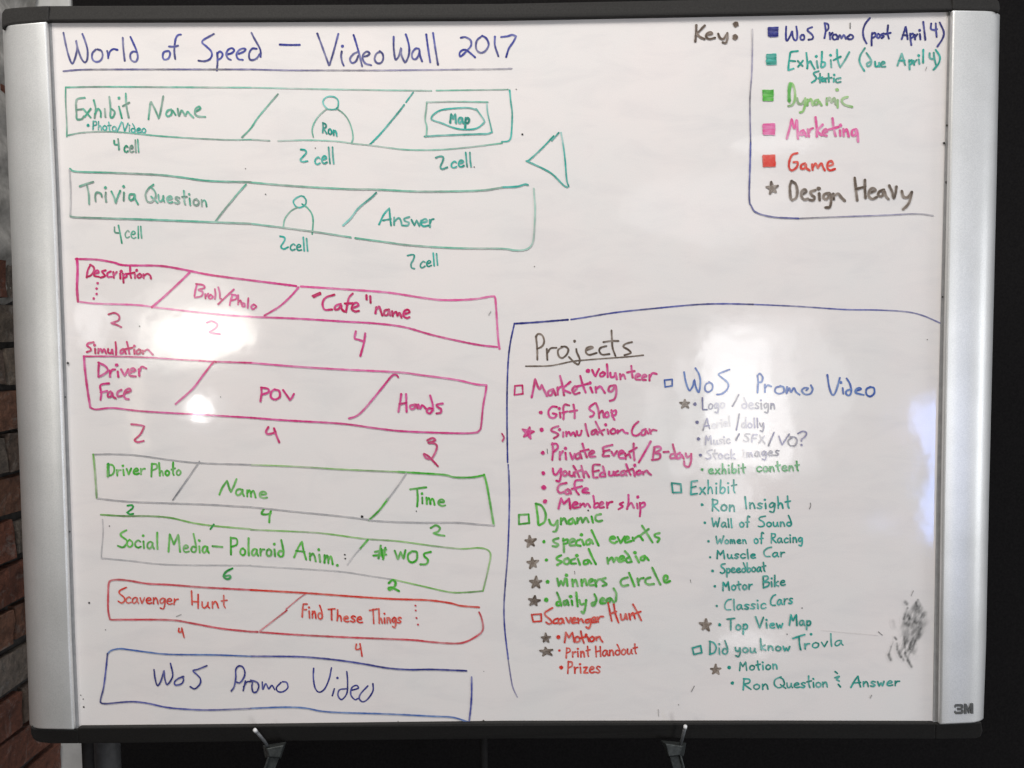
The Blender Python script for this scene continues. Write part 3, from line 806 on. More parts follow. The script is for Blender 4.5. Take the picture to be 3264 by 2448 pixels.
# ---- key
line('A3', ['1712,225 1710,290 1703,365|1785,228 1730,285 1708,300|1720,300 1745,328 1782,345', '1800,310 1850,300 1838,285 1805,300 1800,330 1830,345 1875,335', '1905,300 1920,335 1950,345 1975,310|1985,295 1985,345 1970,380 1945,375'], 9.5, 'brown', 'dark brown handwritten "Key:"', 1.0, (2060, 215), 27)
ik = Ink(); dot(ik, 'A3', (2055, 330), 27, 'brown', .95); ik.build('ink_dot', 'brown lower dot of the colon')
drawing('drawn_frame', [('A3', '2205,260 2205,430 2200,650 2185,850 2185,1050 2190,1250', 5.5, 'gblue', 0.9, (.3, 1.3)), ('A3', '2190,1250 2185,1450 2178,1659', 7, 'blue', 1.0), ('B3', '2178,277 2178,350 2183,410 2195,430 2212,465 2232,485 2292,510 2412,533 2612,543', 6.8, 'blue', 1.0, (1, .8)), ('B4', '400,543 700,530 1000,520 1200,512 1400,502 1500,505 1585,517', 5.2, 'gblue', 0.75, (1, .6))], 'blue hand drawn frame round the colour key')
swatch('A4', [(130, 245), (225, 235), (218, 325), (150, 330), (125, 295)], 'dblue'); swatch('A4', [(125, 480), (205, 472), (208, 575), (120, 575), (112, 540)], 'bteal')
swatch('A4', [(80, 795), (180, 790), (182, 885), (90, 890)], 'lime'); swatch('A4', [(80, 1105), (195, 1085), (195, 1192), (95, 1192)], 'pink'); swatch('A4', [(80, 1375), (195, 1360), (200, 1470), (92, 1475)], 'red')
line('A4', ['292,235 290,320 295,355 310,350 335,300 345,275 345,275 350,320 365,352 385,350 390,300 382,235|432,308 418,325 422,348 445,350 453,330 445,310 430,308|520,240 485,255 485,275 515,300 530,325 520,345 490,350',
    '632,205 640,270 630,335|632,205 660,215 665,250 645,275|675,290 680,345|680,312 700,290|714,305 700,325 710,348 735,345 745,325 730,305|748,345 765,310 780,340 780,340 800,310 818,342|848,315 830,330 845,346 875,342 882,320 860,306 846,315',
    '1030,160 990,210 970,270 975,330 1000,383', '1050,290 1045,340 1045,400|1048,302 1072,290 1082,315 1055,335|1102,298 1090,318 1105,336 1122,315 1105,298|1152,295 1132,305 1152,320 1135,336|1190,225 1185,290 1197,340|1165,300 1212,290',
    '1310,345 1335,270 1345,235 1345,235 1355,290 1362,345|1320,310 1362,312|1385,298 1388,350 1395,397|1385,310 1407,295 1415,320 1390,340|1425,308 1428,347|1430,325 1448,303|1470,300 1475,347|1468,268|1500,195 1510,280 1518,350',
    '1570,208 1568,255 1600,265 1620,258|1610,208 1612,260 1618,325', '1645,200 1680,280 1670,340 1625,410'], 8, 'dblue', 'dark blue handwritten first entry of the key', 1.0)
line('A4', ['395,450 335,460 325,490 315,560 310,620 310,620 358,605|320,535 372,540|395,538 437,582|440,535 398,587|470,468 480,560 478,602|478,565 505,540 520,570 542,608|562,540 570,597|558,497|608,458 605,530 600,590 630,582 633,552 605,545|685,530 690,592|683,487|740,438 745,520 762,582|710,530 772,500|848,460 810,530 768,592',
    '985,425 945,490 940,550 980,625', '1000,468 1040,530 1036,572 1010,585 1005,560 1032,545|1075,545 1080,585 1105,580 1110,550 1113,587|1125,570 1160,557 1145,545 1125,565 1135,588 1165,588',
    '1272,578 1300,500 1310,470 1310,470 1325,520 1340,572|1285,535 1335,535|1375,530 1380,612|1375,545 1397,530 1402,555 1380,572|1415,535 1420,572|1420,552 1440,530|1460,525 1465,562|1460,490|1500,440 1498,552',
    '1556,470 1556,505 1575,520 1600,512|1592,466 1596,510 1612,575', '1610,440 1645,500 1635,560 1590,615'], 7.8, 'teal', 'teal handwritten "Exhibit/ (due April 4)" in the key', 0.95)
line('A4', ['578,628 540,640 535,655 555,680 550,705 518,727|590,650 590,727|575,690 612,680|632,690 610,697 608,717 630,712 633,690 642,724|665,650 668,722|648,690 692,685|712,690 710,722|715,660|770,688 735,697 728,712 740,727 772,722'], 7, 'teal', 'teal handwritten "Static" in the key', 1.0)
line('A4', ['325,735 315,770 318,860 322,900', '312,935 345,925 368,880 368,800 348,742 325,738', '388,868 400,910 430,915 455,878|460,868 457,930 440,980 415,992|480,880 478,927|480,902 510,875 527,927|572,880 545,892 540,917 565,920 580,895 602,927|650,868 650,922|650,897 675,862 690,905 690,905 715,865 728,920|745,885 745,947|740,792|832,855 790,870 785,902 815,927 872,942'], 9.5, 'plime', 'pale green handwritten "Dynamic" in the key', 0.8)
ik = Ink(); ik.ribbon(smooth(N('A4', [(330, 745), (318, 800), (318, 885)])), 14, 'lime', 1.0); ik.build('ink_stroke', 'solid green downstroke of the letter D')
line('A4', ['298,1220 325,1120 340,1050 340,1050 355,1110 366,1130 385,1060 390,1130 396,1222|442,1150 420,1160 415,1187 440,1187 450,1160 468,1202|482,1140 492,1202|490,1172 505,1142 527,1130|550,1035 560,1120 562,1202|612,1100 568,1152 602,1192|615,1175 652,1160 640,1140 618,1155 615,1187 647,1197|700,1045 710,1130 727,1197|668,1142 752,1120|765,1150 768,1197|770,1105|795,1140 798,1197|800,1167 825,1140 842,1202|907,1140 875,1150 870,1187 895,1192 915,1145 922,1200 925,1247'], 9.8, 'pink', 'pink handwritten "Marketing" in the key', 1.0)
line('A4', ['390,1350 345,1365 320,1420 318,1480 345,1502 385,1472 392,1430 358,1430|457,1440 425,1455 425,1487 455,1482 465,1445 470,1480 497,1502|520,1450 525,1497|525,1477 550,1440 570,1482 570,1482 600,1440 620,1482 632,1502|655,1465 702,1450 690,1420 660,1435 655,1482 680,1502 720,1490'], 9, 'red', 'red handwritten "Game" in the key', 1.0)
star('B4', (168, 275), 54, 'taupe', 9, 1)
line('B4', ['340,215 325,260 328,340 335,372|340,215 375,240 390,300 380,360 345,382|430,332 467,310 455,288 430,305 425,345 450,377 482,370|547,295 508,310 520,340 542,355 530,382 500,380|582,325 586,382|578,280|672,320 630,330 620,362 650,372 680,330 687,390 675,442 640,447|706,328 710,372|712,345 750,325 775,355 807,387',
    '895,185 905,280 917,382|985,205 985,280 990,362|905,285 985,265|1025,317 1077,297 1055,275 1025,300 1020,347 1050,372 1087,357|1152,290 1110,310 1105,342 1135,347 1155,305 1170,345 1192,372|1200,255 1225,310 1240,367 1240,367 1255,320 1262,265|1310,303 1325,352 1360,357 1390,322|1397,313 1380,390 1355,432 1322,462'], 11, 'taupe', 'grey brown handwritten "Design Heavy" in the key', 1.05)

# ---- second strip
drawing('drawn_frame', [('B1', '620,105 680,130 1000,140 1400,158 1600,180 1850,212 2212,222', 7, 'dgreen', 0.8), ('B2', '0,225 400,258 850,283 1100,287 1500,305 2000,297 2212,270', 7, 'green', 0.75), ('B3', '0,268 130,262 200,243 228,247', 7.5, 'bteal', 0.75),
    ('B1', '615,115 625,300 622,510', 6.5, 'lgrey', 0.55), ('B1', '622,510 650,530 900,540 1300,552 1800,572 2212,588', 7.5, 'dgreen', 0.75, (1.2, .7)), ('B2', '0,588 300,625 600,665 880,708', 6.5, 'dgreen', 0.65, (.7, 1)), ('B2', '920,715 1200,752 1400,778 1800,803 2212,808 2312,822 2392,822 2452,800 2487,740 2499,600 2504,450 2497,350 2493,281', 6.8, 'green', 0.8, (1.1, .5)),
    ('B1', '2170,243 2100,320 1960,490 1900,570', 7, 'dgreen', 0.75), ('B2', '1105,315 1060,360 950,450 880,540 812,605', 7.5, 'teal', 0.85, (1.3, .35))], 'green hand drawn frame of the second strip')
line('B1', ['705,260 760,240 825,220|768,250 785,330 788,415', '845,390 842,340 858,312 892,325 900,350', '935,315 932,350 938,395|932,272', '985,305 1010,360 1022,408 1022,408 1040,350 1062,300', '1095,315 1092,385|1092,262', '1185,330 1150,330 1140,360 1155,382 1182,365 1190,330 1195,370 1218,415'], 7.8, 'dgreen', 'green handwritten "Trivia"', 0.9)
line('B1', ['1355,245 1310,280 1285,330 1300,390 1340,395 1375,350 1365,300 1335,268|1335,350 1390,402', ('uestion', 1395, 390, 1822, 438, 62, 120)], 7.2, 'dgreen', 'green handwritten "Question"', 0.8)
line('B1', ['1010,620 1015,665 1060,672|1045,605 1060,680 1075,760', ('cell', 1100, 715, 1252, 718, 64, 106)], 7, 'dgreen', 'green handwritten "4 cell" below the second strip', 0.95)
drawing('drawn_figure', [('B2', '470,355 440,345 390,370 375,400 400,440 440,445 480,420 485,380 465,350', 7, 'teal', 0.85), ('B2', '450,415 488,442', 6.5, 'bteal', 0.9), ('B2', '410,445 350,480 300,545 285,618', 6.5, 'green', 0.8), ('B2', '480,430 530,490 548,560 540,680', 6.5, 'dgreen', 0.8)], 'green hand drawn bust of a person in the second strip')
line('B2', ['1130,595 1170,510 1220,452 1220,452 1225,520 1235,605|1165,560 1232,548', '1262,535 1262,600|1264,570 1300,540 1320,560 1330,605', '1395,530 1352,545 1358,565 1392,580 1380,605 1340,605', '1415,555 1440,605 1440,605 1460,560 1460,560 1485,610 1485,610 1500,560', '1500,580 1550,570 1540,548 1510,560 1502,595 1525,612 1565,605', '1575,555 1578,618|1578,585 1590,555 1610,548'], 8, 'teal', 'teal handwritten "Answer" in the second strip', 0.95)
line('B2', ['258,700 295,710 295,740 265,790 290,812 328,795', ('cell', 345, 820, 502, 828, 60, 112)], 7.2, 'teal', 'teal handwritten "2 cell" below the second bust', 0.95)
line('B2', ['1380,870 1420,862 1440,870 1430,910 1412,940 1415,975 1440,985', ('cell', 1490, 978, 1647, 952, 58, 105)], 7, 'teal', 'teal handwritten "2 cell" below the answer', 0.95)

# ---- magenta strips
drawing('drawn_frame', [('B1', '670,900 850,905 1000,930 1100,955 1400,960 1600,990 1850,1040 2212,1088', 9, 'magenta', 0.95), ('B2', '0,1088 400,1138', 9, 'magenta', .85), ('B2', '442,1142 800,1165 1200,1195 1500,1240 1700,1262 1950,1255 2100,1232 2145,1228 2145,1228 2155,1260 2165,1400 2178,1600 2190,1690', 8.8, 'pink', 1.0),
    ('B1', '680,900 685,1000 680,1150 688,1275', 11, 'magenta', 1.0), ('B1', '685,1275 850,1293 1200,1305 1400,1330 1700,1365 2000,1395 2212,1408', 8, 'pink', 0.8), ('B2', '0,1410 400,1425 800,1450 1100,1468 1350,1500 1600,1570 1900,1637 2050,1663 2170,1675', 8.5, 'magenta', 0.85, (.8, 1.1)),
    ('B1', '1670,1020 1600,1090 1450,1230 1340,1325', 9.5, 'magenta', 0.85, (.7, 1.1)), ('B2', '420,1150 350,1230 250,1320 120,1398', 8.5, 'magenta', 0.9, (.6, 1.2))], 'magenta hand drawn frame of the third strip')
line('B1', ['800,950 775,1000 765,1062|795,950 825,970 830,1005 800,1045 768,1057|830,1032 870,1020 860,1000 835,1015 832,1047 872,1057|932,1000 900,1010 915,1030 927,1050 888,1064|977,1010 950,1025 950,1057 987,1057|1000,1015 1005,1067|1005,1042 1030,1015|1060,1030 1062,1072|1070,1008|1085,1030 1090,1107|1088,1042 1112,1030 1117,1055 1092,1067|1148,965 1150,1030 1157,1067|1120,1032 1187,1020|1190,1035 1192,1067|1205,1000|1232,1030 1212,1047 1225,1067 1250,1050 1235,1030|1265,1035 1268,1067|1270,1047 1300,1030 1325,1045 1332,1072'], 8.5, 'wine', 'magenta handwritten "Description"', 1.0)
ik = Ink()
for c in ((862, 1113), (853, 1160), (853, 1208), (828, 1248)): dot(ik, 'B1', c, 12, 'wine', .8)
ik.build('drawn_dots', 'four magenta dots below the word "Description"')
line('B1', ['1735,1130 1722,1180 1715,1227|1730,1120 1790,1130 1802,1155 1750,1172 1787,1190 1775,1227 1718,1240|1810,1210 1812,1247|1815,1227 1837,1205|1857,1215 1840,1235 1855,1252 1877,1235 1860,1215|1895,1165 1900,1210 1895,1252|1925,1150 1938,1200 1940,1245 1952,1252', '2062,1168 1990,1235 1925,1298', '2050,1215 2035,1260 2025,1307|2045,1215 2082,1220 2082,1250 2040,1267|2100,1220 2100,1302|2102,1282 2120,1265 2132,1302|2142,1290 2135,1317 2157,1317 2157,1292|2190,1245 2184,1332|2237,1300 2215,1320 2230,1342 2260,1320 2240,1300'], 8, 'magenta', 'magenta handwritten "Broll/Photo"', 0.95)
line('B1', ['958,1388 1010,1375 1050,1400 1045,1440 980,1465 980,1465 1030,1480 1070,1500'], 8, 'wine', 'magenta handwritten "2" below "Description"', 1.0)
line('B1', ['1825,1460 1870,1448 1915,1475 1900,1510 1845,1545 1845,1545 1880,1555 1940,1562'], 8, 'pink', 'pale pink handwritten "2" in the bright glare', .9)
line('B2', ['545,1225 610,1198|555,1235 612,1208', '735,1215 660,1240 632,1290 650,1345 715,1345', '792,1295 750,1310 740,1342 770,1342 795,1305 800,1340 822,1362|897,1205 865,1240 850,1300 838,1367|828,1292 897,1290|895,1332 947,1310 930,1285 900,1300 890,1342 920,1362 952,1357', '1018,1220 1020,1255|1052,1230 1055,1285', '1105,1325 1098,1377|1105,1347 1130,1320 1145,1360 1157,1397|1217,1345 1180,1355 1175,1392 1205,1392 1218,1355 1227,1397|1245,1360 1250,1402|1255,1382 1280,1365 1290,1402 1290,1402 1310,1375 1327,1417|1345,1387 1397,1370 1380,1345 1350,1365 1345,1402 1375,1420 1397,1412'], 9, 'wine', 'magenta handwritten "Cafe" name with quotation marks', 1.0)
line('C2', ['925,155 915,215 950,228 988,242|1008,172 995,260 965,370'], 9, 'magenta', 'tall magenta handwritten "4" below the third strip', .95)
line('C1', ['827,250 780,260 770,280 800,305 800,325 768,337|840,310 842,347|835,275|870,310 868,347|872,327 890,310 900,342 900,342 920,312 937,350|955,310 955,340 980,347 990,315 997,352|1020,250 1025,300 1025,367|1087,310 1065,325 1065,350 1090,340 1095,312 1112,352|1120,248 1135,310 1142,352|1103,312 1167,300|1185,315 1187,354|1185,285|1227,315 1205,330 1210,352 1235,347 1242,320 1225,312|1260,325 1262,352|1262,337 1300,315 1325,335 1347,360'], 8.2, 'wine', 'magenta handwritten "Simulation" above the fourth strip', .95)
drawing('drawn_frame', [('C1', '740,375 1000,375 1300,385 1600,405 1750,412', 6.5, 'wine', 0.7, (1, .7)), ('C1', '1750,413 1900,422 2212,432', 7.5, 'magenta', 1.0), ('C2', '0,432 400,465 800,490 1300,515 1500,540 1800,580 1980,620 2075,628', 8, 'pink', 0.95), ('C2', '2075,628 2070,680 2045,820 2028,990 2010,1030 1970,1048 1800,1052 1350,1035 1100,1008 800,968 300,938 0,915', 8, 'magenta', 0.9),
    ('C1', '742,375 752,500 775,680 798,825', 10, 'magenta', 0.9), ('C1', '798,825 850,842 1000,830 1250,858 1700,885 2212,915', 7.5, 'magenta', 0.85), ('C1', '1905,425 1880,430 1800,530 1700,660 1550,795', 8.5, 'magenta', 0.95, (1.2, .6)), ('C2', '1298,558 1280,538 1240,550 1150,660 1000,840 930,900 865,922', 8.5, 'magenta', 0.9, (1.2, .6))], 'magenta hand drawn frame of the fourth strip')
line('C1', ['875,430 870,490 870,552|870,430 930,460 952,500 910,537 870,555|970,500 972,552|972,527 990,495 1017,490|1040,510 1045,554|1030,452|1070,490 1100,547 1100,547 1132,490|1140,522 1192,500 1175,480 1145,500 1145,542 1197,552|1225,490 1230,547|1230,512 1250,467 1292,482'], 9, 'magenta', 'magenta handwritten "Driver"', .95)
line('C1', ['962,613 905,620 885,640 895,700 888,757|890,692 947,680|977,685 955,700 955,732 980,727 990,695 1000,730 1022,745|1072,670 1040,690 1040,727 1082,722|1100,702 1152,680 1140,658 1105,680 1095,722 1110,747 1137,752'], 9, 'magenta', 'magenta handwritten "Face"', .95)
line('C1', ['1160,973 1230,980 1275,990 1275,990 1240,1060 1190,1110 1215,1130 1268,1120'], 8, 'wine', 'angular magenta handwritten "2" below "Face"', .9)
line('C2', ['85,770 95,700 92,650|92,650 150,660 155,690 100,712', '210,665 180,690 178,735 215,755 255,730 250,680 215,668', '285,672 345,758 345,758 362,740 380,705'], 9, 'magenta', 'magenta handwritten "POV"', .95)
line('C2', ['155,998 135,1035 150,1060 200,1050 218,1042|205,1010 225,1070 250,1130'], 9.5, 'wine', 'magenta handwritten "4" below "POV"', .95)
line('C2', ['1325,708 1315,780 1300,862|1368,708 1370,790 1372,862|1312,795 1370,785', '1445,800 1405,810 1410,838 1440,832 1455,800 1470,832', '1475,800 1490,835 1510,805 1545,838', '1580,720 1600,790 1605,850|1600,838 1570,832 1550,860 1575,878 1602,850', '1690,790 1640,800 1645,820 1675,840 1672,870 1635,878'], 9, 'magenta', 'magenta handwritten "Hands"', .95)
line('C2', ['1555,1115 1600,1095 1625,1115 1560,1140 1560,1140 1610,1140 1640,1165 1625,1220 1590,1275 1545,1270 1525,1235 1560,1250 1600,1290 1648,1342'], 8.5, 'wine', 'magenta handwritten "3" changed into a "2"', .9)
drawing('ink_stroke', [('C3', '0,1055 18,1090 5,1120', 7, 'wine', .95)], 'short magenta curve left of the projects frame')

# ---- light green strips
drawing('drawn_frame', [('C1', '820,1238 1000,1235 1200,1245 1500,1285 1750,1312 2212,1328', 5, 'lgrey', 0.8), ('C2', '0,1330 400,1345 800,1370 1300,1392', 6, 'plime', 0.85, (.7, 1.2)), ('C2', '1300,1392 1600,1410 1720,1420 1800,1440 1950,1440 2055,1420', 8, 'lime', 1.0), ('D2', '2055,35 2080,130 2110,300 2140,480', 9, 'lime', 0.85),
    ('C1', '825,1240 840,1400 855,1620', 8.5, 'plime', 0.95), ('D1', '855,240 1100,268 1500,285 1800,295 2212,318', 5.5, 'lgrey', 0.7), ('D2', '0,318 400,360 800,400 1000,425 1100,440 1450,455 1800,455 2000,470 2140,480', 5.5, 'lgrey', 0.65),
    ('C1', '1760,1300 1650,1460 1525,1640', 5.5, 'lgrey', 1.0, (.8, 1.3)), ('D2', '1370,20 1290,140 1200,260', 5, 'lgrey', 0.7), ('D2', '1210,245 1130,350 1040,435', 8, 'lime', 1.05)], 'light green and grey hand drawn frame of the fifth strip')
line('C1', [('Driver', 942, 1430, 1275, 1412, 56, 112)], 8.5, 'lime', 'light green handwritten "Driver"', .9)
ik = Ink(); ik.ribbon(N('C1', [(955, 1325), (955, 1420)]), 12, 'emer', 1.0); ik.build('ink_stroke', 'solid green downstroke at the word "Driver"')
line('C1', [('Photo', 1330, 1432, 1592, 1420, 48, 115)], 8.5, 'lime', 'light green handwritten "Photo"', .85)
line('D1', ['1935,210 1960,150 2003,88 2003,88 2020,150 2035,190 2035,190 2060,140 2085,75', ('ame', 2075, 215, 2352, 244, 62, 120)], 9, 'lime', 'light green handwritten "Name" in the fifth strip', .9)
line('D2', ['1405,165 1480,155 1545,147|1465,165 1470,240 1465,315', ('ime', 1500, 288, 1710, 312, 62, 120)], 9, 'lime', 'light green handwritten "Time"', 1.0)
line('D1', ['1125,308 1165,305 1170,330 1120,370 1120,370 1150,385 1175,380'], 8, 'emer', 'green handwritten "2" below the fifth strip at left', .95)
line('D2', ['115,338 95,380 140,385 175,375|175,360 165,400 162,455'], 9, 'lime', 'light green handwritten "4" below the fifth strip', .95)
line('D2', ['1585,505 1630,482 1665,505 1650,535 1610,550 1610,550 1650,565 1705,573'], 9, 'lime', 'light green handwritten "2" below the word "Time"', .95)
drawing('drawn_frame', [('D1', '890,388 1100,400 1300,400 1500,415 1700,460 1900,488 2212,515', 7.5, 'plime', 1.1, (1.5, .7)), ('D2', '0,520 500,542 700,560 1000,600 1300,622 1600,662 1850,688 2000,680 2080,695 2112,740 2095,850 2070,960 2045,1060', 7, 'plime', 0.85), ('D2', '2045,1060 1900,1072 1750,1070 1500,1015 1250,958', 7, 'plime', 0.95, (1.3, .8)),
    ('D2', '1250,958 1100,935 800,890 500,868 0,838', 6, 'lgrey', 0.5, (1.2, .8)), ('D1', '2212,835 1500,828 1160,795 895,770', 6, 'lgrey', 0.55), ('D1', '905,430 910,550 895,740 905,775', 5.5, 'lgrey', 0.75, (.4, 1.2)), ('D1', '1885,475 1855,515', 8, 'emer', .95), ('D2', '1030,610 960,690', 9, 'lime', 1.0), ('D2', '960,690 900,760 850,830', 5.5, 'lgrey', .65, (1.2, .3))], 'pale green hand drawn frame of the sixth strip')
line('D1', ['1115,525 1070,550 1070,575 1115,610 1120,640 1085,675 1040,662', ('ocial', 1120, 672, 1392, 690, 66, 145)], 8.5, 'lime', 'light green handwritten "Social"', .9)
line('D1', [('Media', 1480, 712, 1838, 722, 64, 165), '1875,665 1960,672'], 8.5, 'lime', 'light green handwritten "Media"', .85)
line('D1', [('Polaroid', 2030, 738, 2500, 756, 66, 148)], 9, 'lime', 'light green handwritten word after the dash in the sixth strip', .9)
line('D2', [('Anim.', 382, 762, 772, 832, 72, 150)], 9, 'lime', 'light green handwritten "Anim."', .95)
line('D2', ['1095,715 1192,695|1080,748 1192,738|1145,660 1125,770|1185,680 1165,780|1150,690 1160,760', '1268,705 1295,780 1295,780 1320,715 1320,715 1345,775 1345,775 1362,700', '1420,710 1385,740 1390,790 1425,808 1462,780 1462,720 1430,710', '1585,715 1530,730 1530,755 1560,785 1545,822 1495,825'], 9, 'lime', 'light green handwritten hashtag in the sixth strip', 1.0)
line('D1', ['2050,860 1995,890 1972,930 2000,955 2030,945 2025,925 1985,928'], 9, 'emer', 'green handwritten "6"', 1.0)
line('D2', ['1215,990 1250,962 1275,985 1265,1020 1225,1050 1215,1035 1245,1030 1305,1060'], 10, 'lime', 'bold light green handwritten "2" on the lower line of the sixth strip', 1.1)

# ---- red strip
drawing('drawn_frame', [('D2', '2010,1203 1850,1190 1750,1165 1550,1140 1250,1130 900,1108 490,1078 0,1050', 8.2, 'red', 0.95), ('D1', '2212,1050 1800,1028 1500,1005 1300,995 1150,970 1050,960 980,968 960,1000 955,1100 955,1220 968,1295 985,1312 1100,1312 1500,1315 1700,1345 1950,1390 2212,1418', 8.2, 'crimson', 0.85), ('D2', '0,1418 60,1420', 8, 'crimson', .85), ('D2', '80,1422 400,1445 900,1470 1400,1490 1600,1510 1800,1522 1900,1505 2000,1450 2040,1410 2045,1360 2030,1290 2012,1248', 8, 'crimson', 0.85),
    ('D2', '490,1080 430,1120 310,1220', 5, 'crimson', 0.7), ('D2', '318,1230 200,1320 80,1412', 6.5, 'crimson', 0.8, (1.1, .5))], 'red hand drawn frame of the seventh strip')
line('D1', ['1115,1028 1060,1055 1055,1080 1095,1115 1100,1145 1075,1165 1045,1150', ('cavenger', 1108, 1165, 1568, 1178, 56, 100, None, {'gap': .2})], 6.8, 'red', 'red handwritten "Scavenger" in the seventh strip', .95)
line('D1', ['1690,1060 1695,1180|1695,1152 1750,1155|1748,1090 1748,1210', ('unt', 1778, 1208, 1998, 1208, 60, 115)], 6.8, 'red', 'red handwritten "Hunt" in the seventh strip', .95)
line('D2', [('Find', 450, 1285, 632, 1308, 66, 118), ('These', 680, 1312, 982, 1342, 56, 98), ('Things', 1048, 1345, 1322, 1340, 52, 130)], 7.2, 'red', 'red handwritten "Find These Things"', .95)
ik = Ink()
for c in ((1450, 1188), (1453, 1230), (1460, 1297), (1473, 1355)): dot(ik, 'D2', c, 9, 'crimson', 1.0)
ik.build('drawn_dots', 'four small red dots in the seventh strip')
line('D1', ['1580,1388 1577,1418 1600,1418 1605,1388|1605,1385 1615,1430 1625,1468'], 6.5, 'red', 'small red handwritten "4" at left below the seventh strip', .95)
line('D2', ['930,1528 925,1570 950,1572 970,1560|962,1525 972,1580 980,1632'], 6.5, 'red', 'red handwritten "4" at right below the seventh strip', .95)

# ---- blue strip
drawing('drawn_frame', [('E1', '950,650 985,620 1060,605 1150,615 1300,635 1500,655 1900,660 2212,672', 6.5, 'mblue', 0.9), ('E2', '0,672 400,675 600,688 800,710 1000,740 1200,775 1400,790 1600,788 1900,800', 7.5, 'dblue', 0.85, (.7, 1.2)), ('E1', '950,650 935,800 915,950 888,1060 900,1085 940,1090', 7, 'blue', 1.0), ('E1', '940,1090 1150,1072 1300,1085 1450,1118 1600,1135 1850,1145 2212,1132', 7, 'blue', .85, (1.2, .7)),
    ('E2', '0,1130 300,1120 480,1128 620,1155 800,1168 1200,1180 1600,1200 1780,1210 1920,1252', 7, 'mblue', 0.75), ('E2', '1945,855 1945,1000 1938,1120 1922,1255', 7.5, 'blue', 1.0, (.6, 1.1))], 'blue hand drawn frame of the lowest strip')
line('E1', ['1360,790 1370,870 1390,930 1420,890 1448,795 1448,795 1455,870 1475,920 1510,880 1525,830 1505,735', '1620,850 1570,870 1540,900 1550,925 1600,915 1620,880 1610,850', '1825,755 1750,785 1705,800 1740,835 1768,870 1765,915 1720,958 1680,940'], 6.8, 'dblue', 'dark blue handwritten capitals in the lowest strip', .95)
line('E1', ['2040,978 2065,940 2080,860 2080,790 2105,758 2140,765 2160,810 2150,860 2115,905 2080,895', '2145,975 2165,890|2150,940 2175,900 2212,893', '2212,882 2242,890 2272,905 2282,940 2262,985 2232,985 2222,940 2227,900', '2312,900 2317,965 2342,915 2362,950 2372,960 2397,930 2422,968', '2477,905 2437,950 2452,985 2497,985 2537,950 2527,905 2492,898'], 6.8, 'dblue', 'dark blue handwritten "Promo" in the lowest strip', .95)
line('E2', ['553,780 550,860 565,950 600,990 650,960 690,870 710,775', '735,960 718,1020|762,865', '845,808 852,900 845,1000 800,1055 768,1020 780,970 840,960', '880,975 945,955 930,930 890,950 880,1010 915,1055 945,1045', '1030,935 970,1000 955,1045 985,1075 1030,1050 1075,980 1075,915'], 6.8, 'dblue', 'dark blue handwritten "Video" in the lowest strip', .95)

# ---- projects frame and headings
drawing('drawn_frame', [('B3', '110,1470 300,1458 580,1435', 8, 'dblue', 1.0), ('B3', '610,1433 700,1420 1000,1372 1300,1340 1700,1303 1950,1295 2212,1300', 6.8, 'blue', 0.95), ('B4', '0,1300 400,1318 800,1345 1100,1350 1350,1365 1500,1400 1650,1465', 6, 'blue', 0.85, (1, .7)), ('C3', '110,85 75,250 55,420 45,700 45,1000 50,1310', 6.8, 'dblue', 0.95), ('C3', '55,1330 62,1500 68,1659', 5.8, 'blue', 0.85), ('D3', '60,0 65,200 62,450 50,750 30,1000 18,1200 25,1400 55,1659', 6.8, 'blue', 0.95), ('E3', '53,690 85,900 105,970 135,1032', 6, 'gblue', 0.85, (1.1, .6))], 'blue hand drawn frame round the projects lists')
line('C3', ['300,200 310,300 312,405|300,200 320,178 355,190 372,240 355,285 310,310', '395,310 400,405|400,345 430,305 480,300', '540,290 495,320 500,370 530,390 570,360 585,315 560,290 525,290', '655,310 660,340 685,400 675,445 640,430 590,380|640,242', '740,325 800,300 780,290 745,305 740,340 770,362 835,345', '920,285 870,300 858,330 885,360 945,355', '965,148 970,240 975,300 1000,372|895,250 960,240 1025,240', '1145,250 1090,265 1070,290 1110,315 1135,345 1080,365'], 8, 'brown', 'dark brown handwritten "Projects"', 1.0)
drawing('drawn_underline', [('C3', '210,462 400,460 500,445 620,420 800,402 1100,380 1245,365', 6, 'brown', .95)], 'brown underline below "Projects"')

# ---- marketing list
line('C3', ['795,495 810,530 825,552 825,552 840,515 855,488|892,515 865,530 870,552 895,547 907,525 890,512|925,445 930,500 932,557|955,520 960,557 990,552 1000,520 1012,577|1040,530 1045,577|1048,552 1070,535 1087,572|1140,460 1145,520 1152,562|1103,517 1167,505|1175,562 1217,545 1200,530 1180,545 1178,577 1217,582|1235,562 1272,550 1258,535 1238,550 1238,580 1267,584|1300,540 1300,587|1300,567 1325,525 1362,530'], 9, 'magenta', 'magenta handwritten "volunteer"', .95, (758, 503), 21)
checkbox('C3', [(115, 635), (180, 630), (185, 705), (110, 715)], 7, 'wine')
line('C3', ['262,735 280,650 292,572 292,572 318,645 335,662 350,625 350,625 370,670 397,724|452,665 415,680 405,712 435,717 455,675 472,717|490,650 492,712|490,682 505,652 527,640|512,548 530,620 547,717|602,600 540,662 602,697|638,682 662,655 645,640 620,670 640,707 682,697|690,548 710,620 737,692|658,642 762,615|780,650 797,692|775,610|825,645 830,692|830,662 865,640 890,670 907,697|992,630 950,640 940,677 970,682 1000,630 1007,700 990,752 953,767'], 9.5, 'magenta', 'magenta handwritten "Marketing" heading a list', .95)
